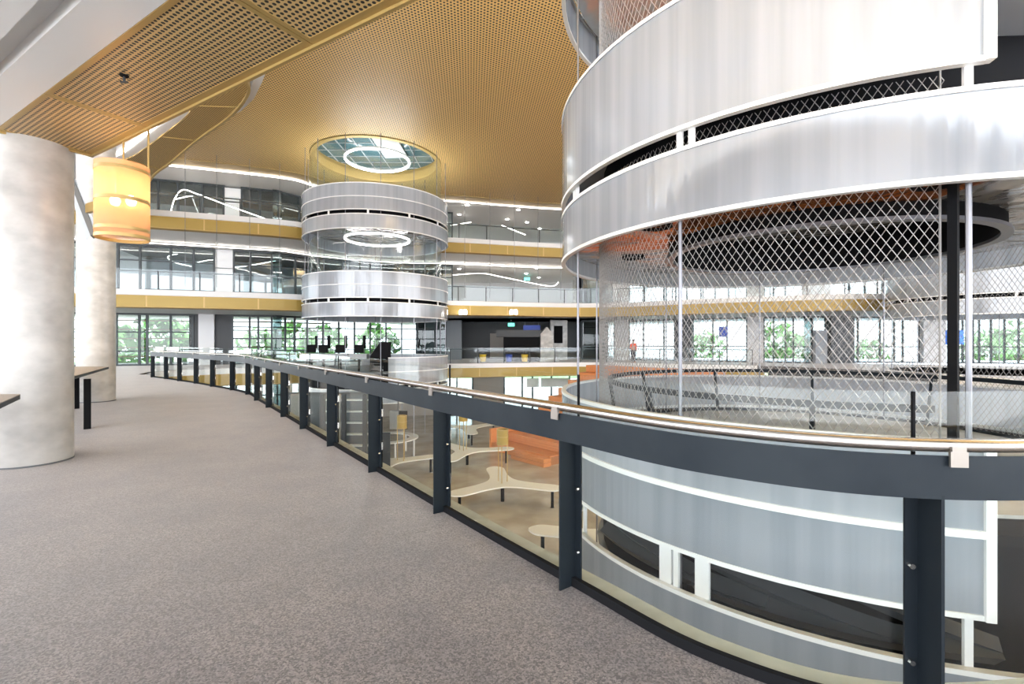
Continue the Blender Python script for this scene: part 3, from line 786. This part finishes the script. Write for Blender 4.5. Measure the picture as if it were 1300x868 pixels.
for z, lab in ((12.32, 'glowing ring lamp in the round ceiling recess'), (7.62, 'glowing ring lamp under the middle disc of the slim drum tower')):
    rl = thing('ring_lamp', lab, 'ring lamp', 'ring lamps of the slim drum tower', loc=(*ST, z))
    MB().tube([(1.85 * math.cos(2 * PI * i / 64), 1.85 * math.sin(2 * PI * i / 64), 0) for i in range(64)], .055, 8, True).build('tube', 'ring_glow', rl, True)
    MB().lathe((0, 0, 0), [(1.80, .04), (1.80, .12), (1.90, .12), (1.90, .04)], 64).build('housing', 'white', rl, True)
    for k in range(4):
        t = k * PI / 2 + .4; MB().tube([(1.85 * math.cos(t), 1.85 * math.sin(t), .15), (1.85 * math.cos(t), 1.85 * math.sin(t), .7 if z > 12 else .4)], .01, 5).build('suspension_wire', 'rod_steel', rl)

# --- third drum far right
third = thing('drum_tower', 'distant drum tower seen through the netting at far right', 'drum tower', 'white drum towers')
for z in (0.0, 4.5, 9.0):
    band(third, TT, 4.15, z - .67, z + .68, -180, 180, 12) if z else None
    band(third, TT, 4.15, z - 1.62, z - .90, -180, 180, 12); disc(third, TT, z, r=4.05, cav=3.7)
    for k in range(12):
        q = arc(TT, 4.08, k * 30, k * 30, 1)[0]; MB().box((*q, z - .785), (.04, .1, .26), math.radians(k * 30)).build('slot_mullion', 'white_gloss', third)
for k in range(12):
    x, y = arc(TT, 4.0, k * 30 + 7, 0, 1)[0]; MB().tube([(x, y, -4.5), (x, y, 12.3)], .02, 6).build('hanger_rod', 'rod_steel', third)

# ------------------------------------------------------------------ columns
for (x, y, r, lab) in ((-6.25, 6.24, .42, 'nearest round concrete column at the left edge'), (-10.9, 12.6, .40, 'further round concrete column behind the hanging lantern')):
    c = thing('concrete_column', lab, 'column', 'round concrete columns', loc=(x, y, 0))
    MB().lathe((0, 0, 0), [(0, 0), (r, 0), (r, 8.5), (0, 8.5)], 48).build('shaft', 'concrete', c, True)
    MB().lathe((0, 0, 0), [(r + .004, 0), (r + .004, .02), (r, .02)], 48).build('foot_joint', 'dark_grey', c)
# steel stringer + bracket behind the lantern
st = thing('stair_stringer', 'grey sloping steel stringer between the columns, left of the lantern', 'stair stringer')
MB().add([P(90, 222, 11.2), P(93, 222, 11.2), P(123, 288, 10.6), P(110, 305, 10.6), P(90, 250, 11.2), P(90, 222, 11.6), P(93, 222, 11.6), P(123, 288, 11), P(110, 305, 11), P(90, 250, 11.6)],
         [(0, 1, 2, 3, 4), (9, 8, 7, 6, 5), (0, 1, 6, 5), (1, 2, 7, 6), (2, 3, 8, 7), (3, 4, 9, 8), (4, 0, 5, 9)]).build('web_plate', 'grey', st)
MB().tube([P(92, 228, 11.2), P(120, 300, 10.6)], .07, 4).build('flange', 'dark_grey', st)
MB().tube([P(112, 290, 10.8), (-10.6, 12.35, 4.3)], .05, 4).build('column_bracket', 'dark_grey', st)

# hanging lantern near the column
ln = thing('hanging_lantern', 'glowing orange mesh lantern hanging beside the near column', 'lantern', loc=(-4.75, 5.86, 0))
MB().lathe((0, 0, 0), [(.27, 2.80), (.27, 3.70)], 40).build('mesh_shade', 'lantern_mesh', ln, True)
for z0, z1 in ((2.80, 2.84), (2.89, 2.93), (3.24, 3.28), (3.60, 3.64)):
    MB().lathe((0, 0, 0), [(.274, z0), (.274, z1), (.262, z1), (.262, z0)], 40, True).build('hoop', 'gold_trim', ln, True)
for dx, dy in ((-.09, 0), (.09, .02)):
    lb = MB(); lb.lathe((dx, dy, 3.27), [(0, -.06), (.04, -.045), (.055, 0), (.04, .045), (.02, .07), (0, .07)], 16); lb.build('bulb', 'bulb', ln, True)
MB().tube([(-.09, 0, 3.34), (-.09, 0, 3.7)], .008, 5).tube([(.09, .02, 3.34), (.09, .02, 3.7)], .008, 5).build('lamp_stem', 'gold_trim', ln)
for dx, dy, zt in ((-.15, .2, 4.6), (.24, .10, 4.6)):
    MB().tube([(dx, dy, 3.6), (dx, dy, zt)], .011, 6).build('suspension_rod', 'gold_trim', ln)
MB().box((-.55, .3, 3.30), (.62, .05, .12), -.5).build('side_bracket', 'gold_trim', ln)
lp = bpy.data.lights.new('lantern_light', 'POINT'); lp.energy = 4; lp.color = (1, .70, .45); lp.shadow_soft_size = .08
lo = bpy.data.objects.new('lantern_light', lp); C.objects.link(lo); lo.parent = ln; lo.location = (0, 0, 3.45)

# bench tables by the columns
def counter(lab, poly, z, legs):
    b = thing('counter_table', lab, 'table', 'counter tables beside the columns', loc=(*legs[0], 0)); ox, oy = legs[0]; pl = [(x - ox, y - oy) for x, y in poly]
    MB().prism(pl, z - .01, z).build('tabletop', 'beige', b); MB().prism(pl, z - .06, z - .0105).build('edge_band', 'steel', b)
    for x, y in legs: MB().box((x - ox, y - oy, (z - .06) / 2), (.10, .14, z - .06), .7).build('leg', 'black', b)
counter('long counter table with black leg in front of the further column', [(-6.9, 7.2), (-9.9, 11.8), (-12.6, 11.8), (-12.0, 7.6)], .95, [(-10.15, 11.2), (-7.6, 8.6), (-11.6, 8.4)])
counter('counter table end with dark edge in front of the nearest column', [(-5.68, 5.55), (-5.1, 4.8), (-4.4, 3.9), (-6.6, 3.7), (-7.0, 5.4)], .95, [(-6.0, 4.6)])

# ------------------------------------------------------------------ ground level: tables, table lamps, bleachers
def y_outline():
    pts = []
    for k in range(3):
        a = math.radians(120 * k)
        for r, w in ((1.0, -.36), (1.6, -.37), (2.1, -.34), (2.36, 0), (2.1, .34), (1.6, .37), (1.0, .36)):
            pts.append((r * math.cos(a) - w * math.sin(a), r * math.sin(a) + w * math.cos(a)))
        b = a + math.radians(60); pts.append((.60 * math.cos(b), .60 * math.sin(b)))
    return catmull(pts, 4, True)
def ytable(lab):
    t = thing('branched_table', lab, 'table', 'white three armed tables on the level below')
    MB().prism(y_outline(), .70, .745).build('tabletop', 'table_white', t)
    for k in range(3):
        a = math.radians(120 * k); lx, ly = 1.95 * math.cos(a), 1.95 * math.sin(a)
        MB().tube([(lx, ly, .02), (lx, ly, .70)], .055, 8).build('leg', 'black', t)
        MB().lathe((lx, ly, 0), [(0, 0), (.09, 0), (.09, .02), (0, .02)], 12).build('foot', 'stainless', t)
    MB().tube([(0, 0, .02), (0, 0, .70)], .07, 8).build('leg', 'black', t)
    return t
t0 = ytable('white three armed table seen whole between the posts')
def put(o, x, y, z, rz=0, lab=None):
    o.location = (x, y, z); o.rotation_euler = (0, 0, rz)
    if lab: o['label'] = lab
    return o
put(t0, -.36, 18.2, -4.5, math.radians(100))
for x, y, a, lab in ((-2.2, 23.6, 12, 'white three armed table behind the one seen whole'), (-5.5, 21.4, 28, 'white three armed table left of the dark post, beside the round counter'),
                     (-2.7, 30, 40, 'furthest small white table under the balustrade beam'), (2.75, 13.1, 165, 'white table whose rounded tip shows beside the big post')):
    put(copy_tree(t0), x, y, -4.5, math.radians(a), lab)
def tlamp(lab):
    t = thing('table_lantern', lab, 'lantern', 'gold table lanterns on the level below')
    MB().lathe((0, 0, 0), [(.22, 2.0), (.22, 1.43), (.19, 1.43), (.19, 2.0)], 24, True).build('shade', 'gold', t, True)
    for z in (1.43, 1.72, 1.98): MB().lathe((0, 0, 0), [(.228, z), (.228, z + .03), (.215, z + .03), (.215, z)], 24, True).build('hoop', 'gold_trim', t)
    for k in range(3):
        a = k * 2.094 + .4; MB().tube([(.19 * math.cos(a), .19 * math.sin(a), 0), (.2 * math.cos(a), .2 * math.sin(a), 1.45)], .018, 6).build('leg', 'gold_trim', t)
    return t
l0 = tlamp('gold lantern on thin legs on the whole white table')
put(l0, -.36, 18.2, -3.755)
put(copy_tree(l0), -2.4, 23.6, -3.755, .3, 'gold lantern on legs, right behind the balustrade post')
put(copy_tree(l0), -4.95, 21.6, -3.755, .8, 'gold lantern on legs beside the hanging dark box')
rc = thing('round_counter', 'round white ring shaped counter behind the left table', 'counter', loc=(-6.6, 25.5, -4.5))
MB().lathe((0, 0, 0), [(1.6, .95), (1.6, 1.0), (1.15, 1.0), (1.15, .95)], 40, True).build('countertop', 'white_gloss', rc, True)
for k in range(6):
    a = k * PI / 3; MB().tube([(1.4 * math.cos(a), 1.4 * math.sin(a), 0), (1.4 * math.cos(a), 1.4 * math.sin(a), .96)], .05, 8).build('leg', 'white', rc)
hb = thing('hanging_screen', 'grey and black box hanging left of the gold lantern', 'screen', loc=(-5.35, 22.6, 0))
MB().box((0, 0, -2.1), (.75, .25, .85)).build('casing', 'grey', hb); MB().box((.26, -.14, -2.1), (.4, .04, .85)).build('screen', 'black', hb)
MB().tube([(0, 0, -1.7), (0, 0, -.35)], .03, 6).build('drop_rod', 'dark', hb)
dk = thing('notice_board', 'tall black board standing behind the third post from the front', 'board', loc=(-5.15, 18.8, -4.5), rz=.2)
MB().box((0, 0, 1.35), (.75, .12, 2.3)).build('board', 'dark', dk); MB().box((0, 0, .1), (.8, .5, .2)).build('base', 'black', dk)
# service lift frame at the foot of the slim drum tower
lf = thing('service_shaft', 'dark framed glass lift shaft beside the slim tower, seen between the posts', 'lift shaft', loc=(-8.2, 20.6, -4.5))
for x in (-1.6, -.75, .1, 1.0, 1.9):
    MB().box((x, 0, 1.9), (.16, .2, 3.8)).build('mullion', 'dark', lf)
for x in (-1.15, .55): MB().box((x, .25, 1.9), (.42, .15, 3.8)).build('clad_panel', 'beige', lf)
for k in range(7): MB().box((.9, .55, .5 + .5 * k), (2.0, .35, .04)).build('shelf', 'white', lf)
MB().box((0.1, .9, 1.9), (4, .1, 3.8)).build('back_panel', 'dark_grey', lf)
for x0, x1 in ((-1.5, -.85), (-.65, .0), (.2, .9), (1.1, 1.8)): MB().box(((x0 + x1) / 2, -.05, 1.9), (x1 - x0, .02, 3.7)).build('pane', 'clear_glass', lf)

# timber bleachers
bl = thing('timber_bleachers', 'orange timber bleachers climbing behind the large drum', 'bleachers')
u = Vector((.66, -.75)).normalized(); r_ = Vector((.75, .66)).normalized(); B0 = Vector((-1.1, 26.9))
for k in range(10):
    a = B0 + r_ * (.9 * k); b = a + u * (9.0 if k > 1 else 4.5 + k); c = b + r_ * .94; d = a + r_ * .94
    MB().prism([tuple(a), tuple(b), tuple(c), tuple(d)], -4.5 + (.0 if k == 0 else .45 * k), -4.5 + .45 * (k + 1) - .05).build('riser', 'bleach_end', bl)
    for j in range(6):
        s0, s1 = j * .155, j * .155 + .145
        MB().prism([tuple(a + r_ * (s0 - .02)), tuple(b + r_ * (s0 - .02)), tuple(b + r_ * (s1 - .02)), tuple(a + r_ * (s1 - .02))], -4.5 + .45 * (k + 1) - .05, -4.5 + .45 * (k + 1)).build('plank', 'timber', bl)
    for j in range(3):
        z = -4.5 + .45 * k + .02 + j * .13
        MB().prism([tuple(a - r_ * .02), tuple(b - r_ * .02), tuple(b + r_ * .0), tuple(a + r_ * .0)], z, z + .12).build('plank', 'timber', bl)
for k, s in ((2, 1.0), (1, 2.2)):
    a = B0 + r_ * (.9 * k - 1.2) + u * s
    b_ = a + u * 2.4
    for j, zz in enumerate((0, .2)):
        o = MB().prism([tuple(a - r_ * .25), tuple(b_ - r_ * .25), tuple(b_ + r_ * .25), tuple(a + r_ * .25)], -4.5 + zz + .01, -4.5 + zz + .19).build('seat_block', 'timber', bl)
mb = MB().prism([tuple(B0 - r_ * .1), tuple(B0 - r_ * .1 - u * .14), tuple(B0 + r_ * 3.2 - u * .14), tuple(B0 + r_ * 3.2)], -4.5, -3.3).build('side_panel', 'timber', bl)

# ------------------------------------------------------------------ far gallery items
def exit_sign(p, lab):
    zs = (12.34 if p[2] > 9 else 7.94 if p[2] > 5 else 3.44) - p[2]
    o = thing('exit_sign', lab, 'exit sign', 'green exit signs of the lobbies', loc=p)
    MB().box((0, 0, 0), (.55, .08, .28)).build('face', 'exit_green', o); MB().tube([(0, 0, .14), (0, 0, zs)], .012, 5).build('stem', 'white', o)
exit_sign(P(648, 274, 44), 'green exit sign in the top lobby'); exit_sign(P(648, 343, 44), 'upper green exit sign in the middle lobby')
exit_sign(P(669, 354, 46), 'lower green exit sign in the middle lobby'); exit_sign(P(649, 412, 41), 'green exit sign in the dark lobby at our level')
def hsign(p, w, h, lab, m='blue'):
    o = thing('hanging_sign', lab, 'sign', loc=p)
    MB().box((0, 0, 0), (w, .1, h)).build('board', m, o)
    for s in (-.4, .4): MB().tube([(s * w, 0, h / 2), (s * w, 0, h / 2 + .3)], .012, 5).build('hanger', 'rod_steel', o)
    return o
hsign(P(679, 265, 40), 1.35, .42, 'bright blue hanging sign in the top lobby', 'bright_blue')
hsign(P(675, 416, 40), 1.4, .42, 'dark blue hanging sign in the dark lobby at our level')
hsign(P(1212, 428, 27), .95, .8, 'bright blue hanging sign behind the large drum at right', 'bright_blue')
hsign(P(918, 421, 35), .6, .75, 'small blue hanging sign in the window behind the netting')
n = 0
for z, lst in (('top', ((593, 260), (583, 272), (658, 266), (644, 278), (669, 282), (685, 290))), ('mid', ((592, 335), (583, 341), (638, 337), (681, 340), (668, 347), (684, 352)))):
    for k, (px, py) in enumerate(lst):
        zc = 12.33 if z == 'top' else 7.93; d = (zc - EYE) * F / (434 - py)
        zc = zc - .01; o = MB().lathe((*P(px, py, d)[:2], zc), [(0, -.03), (.13, -.03), (.14, 0), (0, 0)], 14).build('downlight', 'lamp_white')
        tag(o, 'round downlight in the %s lobby ceiling, ' % ('top' if z == 'top' else 'middle') + (('front left one', 'rear left one', 'front centre one, above the chevron light', 'rear centre one', 'rear right one', 'furthest right one') if z == 'top' else ('front left one', 'rear left one', 'centre one left of the exit sign', 'front right one', 'right one beside the exit sign', 'rear right one'))[k], 'downlight', 'downlights of the %s lobby' % z)
for px in (588, 652):
    o = thing('twin_spotlight', 'twin white spotlight under the lower slab, %s' % ('beside the slim tower' if px < 600 else 'midway between the drums'), 'spotlight', loc=P(px, 397, 33.5))
    MB().box((0, 0, .22), (.5, .12, .06)).build('bracket', 'white', o)
    for s in (-.16, .16): MB().lathe((s, 0, 0), [(0, -.12), (.11, -.1), (.11, .14), (0, .2)], 12).build('lamp', 'lamp_white', o)
kx = thing('market_kiosk', 'dark kiosk with pale gabled end across the void', 'kiosk', loc=(P(662, 460, 39)[0], 39, 0))
MB().box((0, 0, 1.1), (2.9, 1.6, 2.2)).build('body', 'black', kx)
MB().prism([(-2.0, -.9), (1.6, -.9), (1.6, .9), (-2.0, .9)], 1.95, 2.5).build('roof', 'dark', kx)
MB().add([(1.5, -.95, 0), (2.5, -.95, 0), (2.5, -.95, 2.2), (2.0, -.95, 2.75), (1.5, -.95, 2.2), (1.5, .9, 0), (2.5, .9, 0), (2.5, .9, 2.2), (2.0, .9, 2.75), (1.5, .9, 2.2)],
         [(0, 1, 2, 3, 4), (9, 8, 7, 6, 5), (0, 1, 6, 5), (1, 2, 7, 6), (2, 3, 8, 7), (3, 4, 9, 8), (4, 0, 5, 9)]).build('gable_end', 'concrete', kx)
def bucket(px, py, m, lab, d=36.8):
    o = thing('mop_bucket', lab, 'bucket', loc=(P(px, py, d)[0], d, 0))
    MB().lathe((0, 0, 0), [(0, .04), (.2, .04), (.27, .6), (.24, .6), (.18, .08), (0, .08)], 16).build('tub', m, o, True)
    for s in (-.14, .14): MB().lathe((s, 0, 0), [(0, 0), (.04, 0), (.04, .05), (0, .05)], 8).build('wheel', 'black', o)
    MB().tube([(-.1, 0, .5), (-.1, 0, 1.0), (.1, 0, 1.0), (.1, 0, .5)], .02, 5).build('handle', 'dark', o)
bucket(613, 455, 'yellow', 'small yellow bucket at the left end of the dark kiosk'); bucket(646, 455, 'blue', 'blue tub in front of the dark kiosk'); bucket(666, 455, 'yellow', 'yellow mop bucket right in front of the kiosk gable')

# person in orange top behind the bleachers
def person(loc, rz):
    r = thing('person', 'person in orange top and dark trousers at the top of the bleachers', 'person', loc=loc, rz=rz)
    V = [(0, 0, .95), (0, 0, 1.15), (0, 0, 1.38), (0, 0, 1.47), (0, -.01, 1.56), (0, -.01, 1.66), (.17, 0, 1.40), (.23, .02, 1.14), (.22, -.06, .90), (.22, -.08, .82),
         (-.17, 0, 1.40), (-.24, .02, 1.14), (-.20, -.14, 1.0), (-.12, -.2, 1.04), (.09, 0, .88), (.10, -.02, .48), (.10, .02, .08), (.10, -.14, .03), (-.09, 0, .88), (-.11, .03, .48), (-.11, .06, .08), (-.11, -.1, .03)]
    R = [.14, .13, .15, .06, .08, .085, .06, .045, .036, .04, .06, .045, .036, .04, .09, .062, .045, .04, .09, .062, .045, .04]
    Ed = [(0, 1), (1, 2), (2, 3), (3, 4), (4, 5), (2, 6), (6, 7), (7, 8), (8, 9), (2, 10), (10, 11), (11, 12), (12, 13), (0, 14), (14, 15), (15, 16), (16, 17), (0, 18), (18, 19), (19, 20), (20, 21)]
    def grown(name, ids, grow, m):
        ix = {v: i for i, v in enumerate(ids)}; me = bpy.data.meshes.new(name); me.from_pydata([V[i] for i in ids], [(ix[a], ix[b]) for a, b in Ed if a in ix and b in ix], [])
        o = bpy.data.objects.new(name, me); C.objects.link(o); o.parent = r; md = o.modifiers.new('skin', 'SKIN')
        for i, v in enumerate(ids): me.skin_vertices[0].data[i].radius = (R[v] + grow, (R[v] + grow) * (.75 if v in (0, 1, 2) else 1))
        me.skin_vertices[0].data[0].use_root = True; o.modifiers.new('sub', 'SUBSURF').levels = 1; o.modifiers['sub'].render_levels = 1
        me.materials.append(M[m]); return o
    grown('body', list(range(22)), 0, 'skin'); grown('jacket', [1, 2, 6, 7, 8, 10, 11, 12], .025, 'hivis'); grown('trousers', [0, 14, 15, 16, 18, 19, 20], .018, 'trouser')
    MB().lathe((0, .015, 1.66), [(.095, -.02), (.1, .02), (.07, .08), (0, .1)], 14).build('hair', 'hair', r, True)
person((P(804, 440, 35.5)[0], 35.5, 0), .3)

# consoles on the platform of the small drum
cs = thing('ticket_console', 'black sloping console with grey side on the slim drum platform', 'console', loc=(-7.0, 25.6, 0), rz=.15)
MB().add([(-.45, -.5, 0), (.45, -.5, 0), (.45, .5, 0), (-.45, .5, 0), (-.45, -.5, .75), (.45, -.5, .75), (.45, .5, 1.55), (-.45, .5, 1.55), (.05, .5, 1.55)][:8] and
         [(-.5, -.4, 0), (.5, -.4, 0), (.5, .4, 0), (-.5, .4, 0), (-.5, -.4, .8), (.05, -.4, 1.55), (.5, -.4, 1.55), (-.5, .4, .8), (.05, .4, 1.55), (.5, .4, 1.55)],
         [(0, 1, 6, 5, 4), (3, 7, 8, 9, 2), (0, 4, 7, 3), (4, 5, 8, 7), (5, 6, 9, 8), (6, 1, 2, 9), (0, 3, 2, 1)]).build('cabinet', 'black', cs)
MB().add([(-.52, -.36, .82), (.03, -.36, 1.57), (.03, .36, 1.57), (-.52, .36, .82), (-.54, -.36, .80), (.01, -.36, 1.55), (.01, .36, 1.55), (-.54, .36, .80)], [(0, 1, 2, 3), (4, 7, 6, 5), (0, 4, 5, 1), (1, 5, 6, 2), (2, 6, 7, 3), (3, 7, 4, 0)]).build('sloping_face', 'grey', cs)
def desk(lab, x, y):
    o = thing('monitor_desk', lab, 'monitor', 'monitors on the slim drum platform', loc=(x, y, 0))
    MB().box((0, 0, .78), (.95, .5, .28)).build('desk', 'grey', o)
    MB().tube([(0, 0, 0), (0, 0, .7)], .06, 6).build('pedestal', 'black', o)
    MB().box((.0, 0, 1.18), (.5, .06, .44)).build('monitor', 'black', o)
    MB().box((.25, .1, 1.55), (.14, .1, .7)).build('upright', 'black', o)
    return o
for k, (x, y) in enumerate(((-11.1, 26.6), (-10.2, 26.0), (-9.25, 25.9), (-8.15, 25.6))):
    desk(('leftmost monitor desk in the row left of the sloping console', 'second monitor desk from the left beside the sloping console', 'third monitor desk from the left beside the sloping console', 'monitor desk nearest the sloping console')[k], x, y)

# thin cables that hang in front of the galleries
for ci, px in enumerate((235, 275, 317, 355, 590, 622, 653, 683, 712)):
    p = at_px(offset(EDGE, -.5), px)[0]
    o = MB().tube([(*p, 4.7), (*p, 12.3)], .014, 5).build('hanging_cable', 'rod_steel'); tag(o, 'thin steel cable before the galleries, ' + ('leftmost of those left of the slim drum', 'second from left of those left of the slim drum', 'third from left of those left of the slim drum', 'nearest the slim drum on its left', 'nearest the slim drum on its right', 'second right of the slim drum', 'midway between the drums', 'second left of the large drum', 'nearest the large drum on its left')[ci], 'cable', 'cables in front of the galleries')

# ------------------------------------------------------------------ outside
struct(MB().prism([(-70, -60), (70, -60), (70, -4.2), (-70, -4.2)], -.6, -.35).build('pale_ground_outside', 'paving'), 'added unseen pale bounce ground behind the walkway')  # unseen ground, added to bounce sunlight up onto the soffits
struct(MB().prism([(-140, 40), (140, 40), (140, 160), (-140, 160)], -5.2, -4.85).build('ground_outside', 'grass'), 'lawn outside the far windows')
struct(MB().prism([(9, 34), (60, 20), (70, 44), (10, 60)], -.5, -.33).build('pale_ground_outside', 'paving'), 'pale terrace outside the right windows')
def tree(x, y, h, lab):
    t = thing('tree', lab, 'tree', 'trees outside the far windows', loc=(x, y, -4.8))
    MB().tube([(0, 0, 0), (.1, 0, h * .35), (0, .1, h * .6)], [.28, .2, .1], 8).build('trunk', 'bark', t)
    b = MB()
    for k in range(260):
        a = random.random() * 2 * PI; v = math.acos(2 * random.random() - 1); rr = h * .3 * (.55 + .45 * random.random())
        c = Vector((rr * math.sin(v) * math.cos(a), rr * math.sin(v) * math.sin(a), h * .66 + rr * math.cos(v))); s = h * .045 * (.6 + random.random())
        e = [Vector((random.uniform(-1, 1), random.uniform(-1, 1), random.uniform(-1, 1))) * s for _ in range(4)]
        b.add([c + q for q in e], [(0, 1, 2), (0, 2, 3), (0, 3, 1), (1, 3, 2)])
    b.build('foliage', 'leaf', t)
for i, (px, d, h) in enumerate(((150, 50, 9), (205, 46, 10), (240, 52, 9), (330, 50, 8), (368, 57, 9), (412, 62, 9), (480, 56, 9), (745, 62, 9), (895, 58, 8), (985, 56, 9), (1012, 60, 8), (1105, 62, 7), (1250, 50, 8), (1290, 54, 9))):
    tree((px - 650) / F * d, d, h, 'green tree outside the far windows, ' + ('left of the white panel', 'behind the second column', 'near the first post', 'left of the slim drum', 'at the left rim of the slim drum', 'behind the monitor desks', 'behind the sloping console', 'beside the concrete pier', 'in the window left of the small blue sign', 'in the left half of the window between two piers', 'in the right half of the window between two piers', 'behind the dark block', 'right of the black post', 'at the right edge of the picture')[i])
for k in range(5):
    p = sub(offset(EDGE, 7.5), 60, 420); z = .5 + .62 * k
    o = MB().sweep(p, [(0, z), (0, z + .1), (.2, z + .1), (.2, z)]).build('sun_louvre', 'gold_trim'); tag(o, 'horizontal sun louvre outside the left windows, %s' % ('lowest', 'second lowest', 'middle', 'second highest', 'highest')[k] + ' of five', 'louvre', 'sun louvres outside the left windows')
